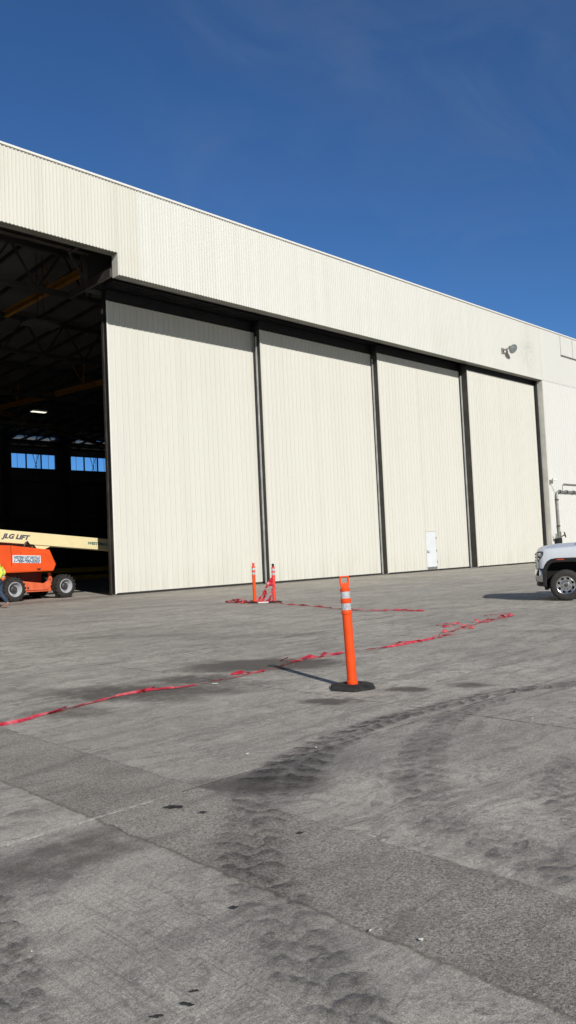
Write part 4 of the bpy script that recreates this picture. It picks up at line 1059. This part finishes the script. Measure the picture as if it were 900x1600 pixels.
xs_ = [0.64, 0.63, 0.615, 0.60, 0.575, 0.55, 0.515, 0.48, 0.44, 0.421, 0.419]
x = 0.39
while x > -4.85:
    xs_.append(x); x -= 0.035
xs_.append(-4.85)
m = MB(); rows = []
for x in xs_:
    hw = interp(x, HWT); ze = interp(x, ZE); zcn = interp(x, ZC)
    zb_ = arch(x)
    if zb_ is None: zb_ = 0.80 if x > 0.42 else 0.47
    zs = lambda t: zb_ + (ze-0.10-zb_)*t
    pts = [(hw-0.03, zb_), (hw, zb_+0.01), (hw+0.004, zs(0.35)), (hw+0.002, zs(0.7)), (hw-0.012, zs(1.0)), (hw-0.035, ze-0.045), (hw-0.075, ze-0.008), (hw-0.13, ze+0.004), (hw*0.70, ze+(zcn-ze)*0.45), (hw*0.60, ze+(zcn-ze)*0.95), (hw*0.3, zcn), (0, zcn+0.005)]
    full = pts + [(-a, b_) for a, b_ in reversed(pts[:-1])]
    rows.append([m.v((x, a, b_)) for a, b_ in full])
for A, B in zip(rows, rows[1:]):
    for k in range(len(A)-1): m.f([A[k], A[k+1], B[k+1], B[k]])
m.f(rows[0]); m.f(rows[-1])
body = m.build('body', M['truck_white'], truck, smooth=True)
# cab
m = MB()
def ring(x, z, hw): return [m.v((x, hw, z)), m.v((x, -hw, z))]
cab = [(-0.90, 1.40), (-1.55, 1.90), (-1.75, 1.95), (-2.9, 1.96), (-3.05, 1.90), (-3.15, 1.40)]
lo = 0.90; hi = 0.74
A = [m.v((x, lo if z < 1.5 else hi+(0.03 if z < 1.93 else 0), z)) for x, z in cab]; B = [m.v((x, -(lo if z < 1.5 else hi+(0.03 if z < 1.93 else 0)), z)) for x, z in cab]
m.f(A); m.f(list(reversed(B)))
for k in range(len(cab)): m.f([A[k], B[k], B[(k+1) % len(cab)], A[(k+1) % len(cab)]])
m.build('cab', M['truck_white'], truck)
for s in (1, -1):
    def P(x, z): return (x, s*(0.906 - (z-1.40)*0.26), z)
    m = MB(); m.f([m.v(P(-1.12, 1.44)), m.v(P(-1.62, 1.86)), m.v(P(-2.0, 1.88)), m.v(P(-2.0, 1.44))]); m.build('side_window', M['glass_dark'], truck)
    m = MB(); m.f([m.v(P(-2.08, 1.44)), m.v(P(-2.08, 1.88)), m.v(P(-2.85, 1.88)), m.v(P(-2.95, 1.44))]); m.build('side_window', M['glass_dark'], truck)
m = MB(); m.f([m.v((-0.935, 0.80, 1.435)), m.v((-0.935, -0.80, 1.435)), m.v((-1.525, -0.70, 1.888)), m.v((-1.525, 0.70, 1.888))]); m.build('windscreen', M['glass_dark'], truck)
m = MB(); m.box(-4.80, -3.25, -0.82, 0.82, 1.392, 1.41); m.build('bed_cover', M['plastic'], truck)
for s in (1, -1):
    m = MB(); m.obox((-1.15, s*1.12, 1.42), (0.06, 0.0, 0), (0, 0.10, 0), (0, 0, 0.13)); m.beam((-1.17, s*0.93, 1.38), (-1.17, s*1.05, 1.40), 0.04, 0.04); m.build('mirror', M['plastic'], truck)
# scoop at the rear of the bonnet
m = MB(); m.prism([(-0.30, 1.40), (-0.75, 1.40), (-0.62, 1.465), (-0.40, 1.45)], 'y', 0.585, 0.70); m.build('hood_scoop', M['plastic'], truck)
m = MB(); m.prism([(-0.30, 1.40), (-0.75, 1.40), (-0.62, 1.465), (-0.40, 1.45)], 'y', -0.70, -0.585); m.build('hood_scoop', M['plastic'], truck)
# wheel openings and flares
for xo in (0.0, WXR-WXF):
    for s in (1, -1):
        outer = [(0.47, 0.36), (0.475, 0.80), (0.43, 0.92), (0.36, 1.01), (0.27, 1.065), (0.15, 1.085), (-0.30, 1.085), (-0.43, 1.065), (-0.52, 1.01), (-0.58, 0.92), (-0.62, 0.80), (-0.62, 0.46)]
        inner = [(0.40, 0.36), (0.375, 0.78), (0.33, 0.86), (0.29, 0.92), (0.23, 0.965), (0.13, 0.98), (-0.28, 0.98), (-0.37, 0.965), (-0.43, 0.92), (-0.48, 0.86), (-0.52, 0.78), (-0.54, 0.46)]
        m = MB(); RR = []
        for (ox, oz), (ix, iz) in zip(outer, inner):
            hwx = min(interp(ox+xo, HWT), 0.972); mx_, mz_ = (ox*0.75+ix*0.25), (oz*0.75+iz*0.25)
            RR.append([m.v((ox+xo, s*(hwx-0.005), oz)), m.v((mx_+xo, s*(hwx+0.032), mz_)), m.v((ix+xo, s*(hwx+0.026), iz)), m.v((ix+xo, s*(hwx-0.16), iz))])
        for A, B in zip(RR, RR[1:]):
            for k in range(3): m.f([A[k], A[k+1], B[k+1], B[k]])
        m.build('wheel_arch', M['plastic'], truck, smooth=True)
    m = MB(); q = [(0.39, 0.30), (0.39, 0.80), (0.28, 0.96), (0.12, 0.99), (-0.28, 0.99), (-0.44, 0.96), (-0.53, 0.80), (-0.53, 0.30)]
    m.prism([(a+xo, b_) for a, b_ in q], 'y', -0.70, 0.70)
    m.build('wheel_liner', M['liner'], truck)
m = MB(); m.box(-4.75, 0.42, -0.66, 0.66, 0.40, 0.62); m.build('frame', M['plastic'], truck)
for s in (1, -1):
    m = MB(); m.prism([(0.13, 1.058), (0.12, 1.028), (-0.05, 1.025), (-0.06, 1.056)], 'y', s*0.985, s*1.004, 0.004); m.build('marker_lamp', M['marker'], truck)
    # headlight: wedge wrapping the corner
    m = MB(); RR = []
    top = [(0.637, 1.245), (0.60, 1.25), (0.54, 1.255), (0.48, 1.258), (0.43, 1.255)]
    bot = [(0.637, 1.0), (0.60, 1.0), (0.565, 0.99), (0.50, 1.08), (0.44, 1.17)]
    for (tx, tz), (bx, bz) in zip(top, bot):
        RR.append([m.v((tx, s*(interp(tx, HWT)+0.006), tz)), m.v(((tx+bx)/2, s*(interp((tx+bx)/2, HWT)+0.014), (tz+bz)/2)), m.v((bx, s*(interp(bx, HWT)+0.008), bz))])
    for A, B in zip(RR, RR[1:]):
        for k in range(2): m.f([A[k], A[k+1], B[k+1], B[k]])
    hl = m.build('headlight', M['lamp_dark'], truck, smooth=True)
    m = MB(); m.lathe([(0.0, 0.02), (0.05, 0.012), (0.055, 0.0)], (0.525, s*0.925, 1.175), (0.45, s*0.9, 0), 12); m.lathe([(0.0, 0.02), (0.028, 0.012), (0.03, 0.0)], (0.555, s*0.905, 1.07), (0.45, s*0.9, 0), 12); m.build('reflector', M['lamp_chrome'], hl, smooth=True)
# grille
m = MB()
for k in range(5): m.box(0.630, 0.672, -0.62, 0.62, 0.86+k*0.075, 0.905+k*0.075, 0.006)
m.build('grille', M['chrome'], truck)
m = MB(); m.box(0.60, 0.645, -0.64, 0.64, 0.82, 1.22); m.build('grille_backing', M['plastic'], truck)
# bumper
def bumper(name, z0, z1, mat, bulge, grow=0.0):
    plan = [(0.47, 0.975), (0.54, 0.96), (0.60, 0.92), (0.655, 0.84), (0.69, 0.70), (0.71, 0.4), (0.715, 0.0)]
    plan = plan + [(a, -b_) for a, b_ in reversed(plan[:-1])]
    m = MB(); rows = []
    for z, sc in ((z0, -bulge*1.2), (z0+(z1-z0)*0.12, -bulge*0.3), (z0+(z1-z0)*0.5, 0), (z0+(z1-z0)*0.88, -bulge*0.2), (z1, -bulge)):
        rows.append([m.v((a+sc+grow, b_*(1+sc*0.5+grow*0.4), z)) for a, b_ in plan])
    for A, B in zip(rows, rows[1:]):
        for k in range(len(A)-1): m.f([A[k], A[k+1], B[k+1], B[k]])
    for rw in (rows[0], rows[-1]):
        m.f(rw)
    return m.build(name, mat, truck, smooth=True)
bumper('bumper', 0.49, 0.80, M['chrome'], 0.03)
bumper('bumper_valance', 0.37, 0.488, M['plastic'], 0.06, -0.03)
bumper('bumper_lip', 0.801, 0.825, M['plastic'], 0.01, -0.045)
for s in (1, -1):
    m = MB(); m.box(0.395, 0.485, s*0.80, s*0.985, 0.37, 0.80, 0.01); m.build('bumper_end', M['plastic'], truck)
    m = MB(); m.lathe([(0, 0), (0.035, 0.002), (0.04, 0.012)], (0.60, s*0.925, 0.68), (0.3, s*0.9, 0), 12); m.build('parking_sensor', M['plastic'], truck)
m = MB(); m.box(0.37, 0.47, 0.60, 0.68, 0.27, 0.38, 0.02); m.build('tow_hook', M['plastic'], truck)
m = MB(); m.box(0.37, 0.47, -0.68, -0.60, 0.27, 0.38, 0.02); m.build('tow_hook', M['plastic'], truck)
def truck_wheel(x, s):
    m = MB(); R_ = 0.39
    m.lathe([(0.222, -0.12), (0.25, -0.13), (0.31, -0.128), (0.355, -0.118), (0.378, -0.10), (R_, -0.07), (R_, -0.045), (R_-0.008, -0.04), (R_-0.008, -0.034), (R_, -0.03), (R_, -0.006), (R_-0.008, -0.003), (R_-0.008, 0.003), (R_, 0.006), (R_, 0.03), (R_-0.008, 0.034), (R_-0.008, 0.04), (R_, 0.045), (R_, 0.07),
             (0.378, 0.10), (0.355, 0.118), (0.31, 0.128), (0.25, 0.13), (0.222, 0.12)], (0, 0, 0), (0, 1, 0), 48)
    w = m.build('wheel', M['tyre_clean'], truck, smooth=True); w.location = (x, s*0.845, R_)
    m = MB(); o_ = s
    n = 48; H8 = 8
    # face of the rim with eight slots: rings of vertices, slot faces left out
    radii = [(0.232, 0.122), (0.226, 0.134), (0.212, 0.128), (0.196, 0.105), (0.150, 0.092), (0.125, 0.088), (0.095, 0.098), (0.085, 0.120), (0.0, 0.120)]
    rings = []
    for r_, h_ in radii:
        rings.append([m.v((r_*cos(2*pi*k/n), o_*h_, r_*sin(2*pi*k/n))) for k in range(n)] if r_ > 0 else [m.v((0, o_*h_, 0))])
    for i, (A, B) in enumerate(zip(rings, rings[1:])):
        for k in range(n):
            k2 = (k+1) % n
            if i == 3 and (k % 6) in (1, 2, 3): continue
            if len(B) == 1: m.f([A[k], A[k2], B[0]])
            else: m.f([A[k], A[k2], B[k2], B[k]])
    m.build('rim', M['alu'], w, smooth=True)
    m = MB(); m.lathe([(0.0, o_*0.04), (0.225, o_*0.04), (0.228, -o_*0.1)], (0, 0, 0), (0, 1, 0), 32); m.build('brake_drum', M['liner'], w)
    m = MB(); m.lathe([(0.048, o_*0.118), (0.045, o_*0.135), (0.0, o_*0.137)], (0, 0, 0), (0, 1, 0), 18)
    for kk in range(8):
        a = 2*pi*(kk+0.5)/8; m.tube([(0.108*cos(a), o_*0.08, 0.108*sin(a)), (0.108*cos(a), o_*0.118, 0.108*sin(a))], 0.014, 6)
    m.build('hub_cap', M['hub_dark'], w, smooth=True)
for xx in (WXF, WXR):
    for s in (1, -1): truck_wheel(xx, s)
m = MB(); m.box(-5.0, -4.86, -0.93, 0.93, 0.5, 0.72, 0.02); m.build('rear_bumper', M['chrome'], truck)
m = MB(); m.box(-4.868, -4.84, 0.82, 0.95, 0.95, 1.30); m.build('tail_lamp', M['marker'], truck)
m = MB(); m.box(-4.868, -4.84, -0.95, -0.82, 0.95, 1.30); m.build('tail_lamp', M['marker'], truck)
m = MB()
for s in (1, -1):
    for xx in (-0.98, -2.04, -3.12): m.box(xx-0.005, xx+0.005, s*0.972, s*0.9785, 0.5, 1.26)
    m.box(-1.85, -1.65, s*0.975, s*0.995, 1.16, 1.20)
    m.box(-2.9, -2.7, s*0.975, s*0.995, 1.16, 1.20)
m.build('door_seam', M['plastic'], truck)

# ------------------------------------------------------------------ the walking worker
def skin_mesh(name, verts, edges, radii, mat, parent, root=0, sub=2):
    me = bpy.data.meshes.new(name); me.from_pydata(verts, edges, [])
    o = bpy.data.objects.new(name, me); COL.objects.link(o)
    md = o.modifiers.new('skin', 'SKIN'); md.use_smooth_shade = True
    if not me.skin_vertices: 
        return o
    for i, r_ in enumerate(radii):
        sv = me.skin_vertices[0].data[i]
        sv.radius = r_ if isinstance(r_, tuple) else (r_, r_)
        sv.use_root = (i == root)
    sb = o.modifiers.new('sub', 'SUBSURF'); sb.levels = sub; sb.render_levels = sub
    dg = bpy.context.evaluated_depsgraph_get(); dg.update()
    nm = bpy.data.meshes.new_from_object(o.evaluated_get(dg))
    bpy.data.objects.remove(o)
    return link(name, nm, mat, parent, smooth=True)

heading = Vector((-0.86, 0.51, 0))
person = empty('person', (11.99, 27.28, 0), atan2(heading.y, heading.x), 'person in a yellow hi-vis jacket and jeans walking out of view', 'person')
K = 1.06
def kv(v): return tuple(c*K for c in v)
# bare body: one continuous figure facing +x
V = [(0, 0, 0.98), (0.02, 0, 1.12), (0.03, 0, 1.30), (0.03, 0, 1.45), (0.04, 0, 1.54), (0.06, 0, 1.64), (0.07, 0, 1.74),
     (0.0, 0.10, 0.92), (0.20, 0.10, 0.52), (0.36, 0.10, 0.10), (0.46, 0.10, 0.05),
     (-0.02, -0.10, 0.92), (-0.03, -0.10, 0.52), (-0.27, -0.10, 0.14), (-0.20, -0.10, 0.05),
     (0.03, 0.19, 1.43), (-0.13, 0.25, 1.18), (0.0, 0.26, 0.96), (0.03, 0.26, 0.89),
     (0.03, -0.19, 1.43), (-0.16, -0.25, 1.19), (-0.02, -0.25, 0.97), (0.01, -0.25, 0.90)]
V = [kv(v) for v in V]
E = [(0, 1), (1, 2), (2, 3), (3, 4), (4, 5), (5, 6), (0, 7), (7, 8), (8, 9), (9, 10), (0, 11), (11, 12), (12, 13), (13, 14),
     (3, 15), (15, 16), (16, 17), (17, 18), (3, 19), (19, 20), (20, 21), (21, 22)]
Rr = [(0.13, 0.11), (0.14, 0.10), (0.15, 0.11), (0.13, 0.10), 0.055, (0.075, 0.085), (0.07, 0.08),
      0.085, 0.06, 0.042, 0.035, 0.085, 0.06, 0.042, 0.035, 0.06, 0.045, 0.032, 0.03, 0.06, 0.045, 0.032, 0.03]
skin_mesh('body', V, E, Rr, M['skin'], person)
# jeans
JV = [kv(v) for v in [(0, 0, 1.00), (0.0, 0, 0.93), (0.0, 0.09, 0.88), (0.19, 0.10, 0.52), (0.345, 0.10, 0.13), (-0.02, -0.09, 0.88), (-0.03, -0.10, 0.52), (-0.255, -0.10, 0.165)]]
skin_mesh('jeans', JV, [(0, 1), (1, 2), (2, 3), (3, 4), (1, 5), (5, 6), (6, 7)], [(0.155, 0.135), (0.15, 0.13), 0.10, 0.078, 0.072, 0.10, 0.078, 0.072], M['jeans'], person)
# jacket with sleeves
CV = [kv(v) for v in [(-0.02, 0, 0.98), (0.0, 0, 1.12), (0.02, 0, 1.30), (0.03, 0, 1.44), (0.04, 0, 1.50), (0.03, 0.19, 1.43), (-0.13, 0.25, 1.18), (-0.02, 0.26, 1.00), (0.03, -0.19, 1.43), (-0.16, -0.25, 1.19), (-0.04, -0.25, 1.01)]]
skin_mesh('jacket', CV, [(0, 1), (1, 2), (2, 3), (3, 4), (3, 5), (5, 6), (6, 7), (3, 8), (8, 9), (9, 10)], [(0.20, 0.17), (0.18, 0.15), (0.175, 0.14), (0.15, 0.12), 0.085, 0.085, 0.072, 0.055, 0.085, 0.075, 0.055], M['vest'], person)
def hoop(name, z, rx, ry, h, mat, cx=0.0):
    m = MB(); n = 28; A = [m.v((cx+rx*cos(2*pi*k/n), ry*sin(2*pi*k/n), z)) for k in range(n)]; B = [m.v((cx+rx*0.985*cos(2*pi*k/n), ry*0.985*sin(2*pi*k/n), z+h)) for k in range(n)]
    for k in range(n): m.f([A[k], A[(k+1) % n], B[(k+1) % n], B[k]])
    return m.build(name, mat, person, smooth=True)
hoop('hem', 0.985*K, 0.212, 0.232, 0.06, M['vest_orange'], -0.02); hoop('hem', 1.045*K, 0.206, 0.225, 0.035, M['silver_tape'], -0.015)
hoop('reflective_stripe', 1.13*K, 0.198, 0.215, 0.045, M['silver_tape'], 0.0); hoop('reflective_stripe', 1.27*K, 0.193, 0.21, 0.045, M['silver_tape'], 0.02)
# head details: hair cap, face, ears
m = MB(); hcx, hcz = 0.075*K, 1.70*K
m.lathe([(0.0, 0.125), (0.06, 0.112), (0.095, 0.07), (0.108, 0.0), (0.10, -0.03)], (hcx-0.012, 0, hcz), (0, 0, 1), 20); m.build('hair', M['hair'], person, smooth=True)
m = MB(); m.prism([(hcx+0.085, -0.012+hcz), (hcx+0.125, -0.045+hcz), (hcx+0.085, -0.05+hcz)], 'y', -0.014, 0.014, 0.004)
for s in (1, -1): m.lathe([(0, -0.012), (0.03, -0.006), (0.03, 0.006), (0, 0.012)], (hcx, s*0.098, hcz-0.02), (0, 1, 0), 10)
m.build('face', M['skin'], person, smooth=True)
m = MB()
for s in (1, -1): m.lathe([(0, 0.006), (0.010, 0.003), (0.012, 0)], (hcx+0.088, s*0.034, hcz-0.005), (1, 0, 0), 8)
m.build('eyes', M['hair'], person)
# hands
for s, wr in ((1, (0.03, 0.26, 0.89)), (-1, (0.01, -0.25, 0.90))):
    w = Vector(kv(wr)); HV = [tuple(w), tuple(w+Vector((0.015, 0, -0.07)))]; HE = [(0, 1)]; HR = [(0.028, 0.022), (0.036, 0.018)]
    for q, (dx_, L_) in enumerate(((-0.030, 0.060), (-0.010, 0.075), (0.010, 0.078), (0.030, 0.068))):
        i0 = len(HV); HV += [tuple(w+Vector((0.015+dx_, 0, -0.085))), tuple(w+Vector((0.02+dx_, -s*0.008, -0.085-L_*0.55))), tuple(w+Vector((0.02+dx_, -s*0.028, -0.085-L_)))]
        HE += [(1, i0), (i0, i0+1), (i0+1, i0+2)]; HR += [0.010, 0.009, 0.0075]
    i0 = len(HV); HV += [tuple(w+Vector((0.05, -s*0.01, -0.05))), tuple(w+Vector((0.065, -s*0.02, -0.085)))]; HE += [(0, i0), (i0, i0+1)]; HR += [0.011, 0.009]
    skin_mesh('hand', HV, HE, HR, M['skin'], person)
# shoes: leading foot flat, trailing foot rolling off its toe
def shoe(cx, cy, pitch):
    m = MB()
    secs = [(-0.12, 0.035, 0.0, 0.085), (-0.09, 0.042, 0.0, 0.10), (0.0, 0.042, 0.0, 0.09), (0.08, 0.05, 0.0, 0.065), (0.14, 0.046, 0.0, 0.05), (0.175, 0.025, 0.005, 0.03)]
    rows = []
    for x, w, z0, z1 in secs: rows.append([m.v((x, -w, z0)), m.v((x, -w, z0+0.03)), m.v((x, -w*0.6, z1)), m.v((x, w*0.6, z1)), m.v((x, w, z0+0.03)), m.v((x, w, z0))])
    for A, B in zip(rows, rows[1:]):
        for k in range(6): m.f([A[k], A[(k+1) % 6], B[(k+1) % 6], B[k]])
    m.f(rows[0]); m.f(rows[-1])
    o = m.build('shoe', M['shoe'], person, smooth=True)
    piv = Vector((0.13, 0, 0))
    o.data.transform(Matrix.Translation((cx, cy, 0.002)) @ Matrix.Translation(piv) @ Matrix.Rotation(pitch, 4, 'Y') @ Matrix.Translation(-piv))
shoe(0.36*K+0.04, 0.10*K, 0.0)
shoe(-0.25*K+0.03, -0.10*K, radians(30))

# ------------------------------------------------------------------ litter and spots on the apron
def blob(name, x, y, r, mat, label, cat, group, z=0.012, seed=0, asp=0.6, ang=0.9, h=0.006):
    rnd = random.Random(seed); m = MB(); n = 18; pts = []
    for k in range(n):
        a = 2*pi*k/n; rr = r*(0.35+0.9*rnd.random()); p = Vector((rr*cos(a), rr*asp*sin(a), 0)); p.rotate(Matrix.Rotation(ang, 3, 'Z')); pts.append((x+p.x, y+p.y))
    A = [m.v((px, py, z)) for px, py in pts]; B = [m.v((x+(px-x)*0.7, y+(py-y)*0.7, z+h)) for px, py in pts]
    for k in range(n): m.f([A[k], A[(k+1) % n], B[(k+1) % n], B[k]])
    m.f(B)
    o = m.build(name, mat); tag(o, label, cat, group); return o
SPOT = [(2.771, 3.956, 0.058, 'largest black blot, on the rough strip by the pale joint'), (2.821, 3.727, 0.032, 'small black blot right of the largest one on the rough strip'),
        (2.142, 2.642, 0.022, 'round black blot on the smooth slab beside the rough strip'), (1.644, 2.254, 0.018, 'small black blot topmost of three at the bottom edge'),
        (1.578, 2.21, 0.026, 'middle black blot of three at the bottom edge'), (1.469, 2.226, 0.022, 'leftmost black blot of three at the bottom edge'), (2.947, 3.044, 0.024, 'faint black blot in the middle of the rough strip')]
for i, (x, y, r, lb) in enumerate(SPOT): blob('tar_blot', x, y, r, M['leaf'], lb, 'tar blot', 'black blots on the concrete', 0.016, i, 0.55, -0.8, 0.0015)
SPECK = [(5.76, 7.28, 0.07, 'white paper scrap just below the long red tape'), (3.86, 4.52, 0.035, 'white paper scrap left of the dark tyre track'), (4.3, 4.23, 0.03, 'white paper scrap lying on the tyre track'),
         (2.43, 1.88, 0.02, 'pale wrapper scrap on the rough strip near the bottom'), (2.36, 2.07, 0.016, 'pale scrap at the near edge of the rough strip'), (1.39, 2.95, 0.014, 'tiny white scrap by the left edge of the near slab'),
        (13.73, 7.72, 0.06, 'white scrap right of the end of the long red tape'), (6.09, 3.41, 0.022, 'white scrap on the open slab at the right'), (26.88, 28.11, 0.16, 'white rag at the foot of the second door leaf'), (7.84, 11.16, 0.05, 'white scrap on the apron left of the paired posts'), (10.9, 13.9, 0.06, 'white scrap on the apron in front of the lift'), (21.0, 28.9, 0.14, 'white rag at the foot of the leftmost door leaf')]
for i, (x, y, r, lb) in enumerate(SPECK): blob('paper_scrap', x, y, r*0.55, M['paper'], lb, 'litter', 'white scraps on the apron', 0.016, 40+i, 0.5, -0.8+i, 0.004)

# ------------------------------------------------------------------ light, sky, camera
SUN = Vector((0.37, 1.0, -0.58)).normalized()
el = math.asin(-SUN.z); az = atan2(-SUN.x, -SUN.y)
sd = bpy.data.lights.new('sun', 'SUN'); sd.energy = 3.65; sd.angle = radians(0.53); sd.color = (1.0, 0.96, 0.895)
so = bpy.data.objects.new('sun', sd); COL.objects.link(so); so.location = (-20, -40, 40)
so.rotation_euler = SUN.to_track_quat('-Z', 'Y').to_euler()

wd = bpy.data.worlds.new('World'); S.world = wd; wd.use_nodes = True
nt = wd.node_tree; nt.nodes.clear(); N = NB(nt)
sky = N.n('ShaderNodeTexSky', sky_type='NISHITA'); sky.sun_disc = False
sky.sun_elevation = el; sky.sun_rotation = az; sky.altitude = 800; sky.air_density = 1.0; sky.dust_density = 0.0; sky.ozone_density = 4.0
co = N.n('ShaderNodeTexCoord').outputs['Generated']
nz = N.noise(N.mapping(co, rot=(0.3, 0.2, 0.6), scale=(2.0, 5.0, 6.0)), 1.3, 7, 0.6, 0.9)
nb = N.noise(co, 2.2, 3, 0.5)
d0 = N.n('ShaderNodeVectorMath', operation='DOT_PRODUCT'); N.l(co, d0.inputs[0]); d0.inputs[1].default_value = (0.675, 0.541, 0.499)
cl = N.math('MULTIPLY', N.math('MULTIPLY', N.sstep(nz, 0.34, 0.76), N.sstep(nb, 0.22, 0.5)), N.sstep(d0.outputs['Value'], 0.95, 0.998))
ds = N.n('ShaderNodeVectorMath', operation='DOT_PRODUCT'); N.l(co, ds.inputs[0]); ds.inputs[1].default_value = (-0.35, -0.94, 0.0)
tint = N.mix(N.sstep(ds.outputs['Value'], -0.25, 0.45), (0.46, 0.73, 0.99), (0.34, 0.34, 0.33))  # sun side of the sky, out of view, dimmed and greyed to weaken ambient fill
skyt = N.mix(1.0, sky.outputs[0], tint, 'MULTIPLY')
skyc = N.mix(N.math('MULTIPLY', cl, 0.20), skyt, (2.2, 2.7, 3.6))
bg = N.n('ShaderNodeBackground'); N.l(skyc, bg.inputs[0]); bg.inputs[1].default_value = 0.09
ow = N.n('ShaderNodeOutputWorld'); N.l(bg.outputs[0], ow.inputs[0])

cd = bpy.data.cameras.new('camera'); cam = bpy.data.objects.new('camera', cd); COL.objects.link(cam)
S.camera = cam; cd.sensor_fit = 'VERTICAL'; cd.sensor_height = 24.0; cd.lens = 24.0*1218.86/1600; cd.clip_end = 3000; cd.clip_start = 0.05
r_ = Vector((0.7178651905, -0.6947404508, -0.0447802879)); u_ = Vector((-0.0046116334, -0.0690666685, 0.9976013874)); f_ = Vector((0.6961668629, 0.7159367998, 0.0527844454))
mt = Matrix((( r_.x, u_.x, -f_.x, 0), (r_.y, u_.y, -f_.y, 0), (r_.z, u_.z, -f_.z, 1.5), (0, 0, 0, 1)))
cam.matrix_world = mt

S.view_settings.view_transform = 'Standard'; S.view_settings.look = 'None'; S.view_settings.gamma = 1.0; S.view_settings.exposure = 0.15
S.cycles.max_bounces = 6
S.render.resolution_x = 576; S.render.resolution_y = 1024
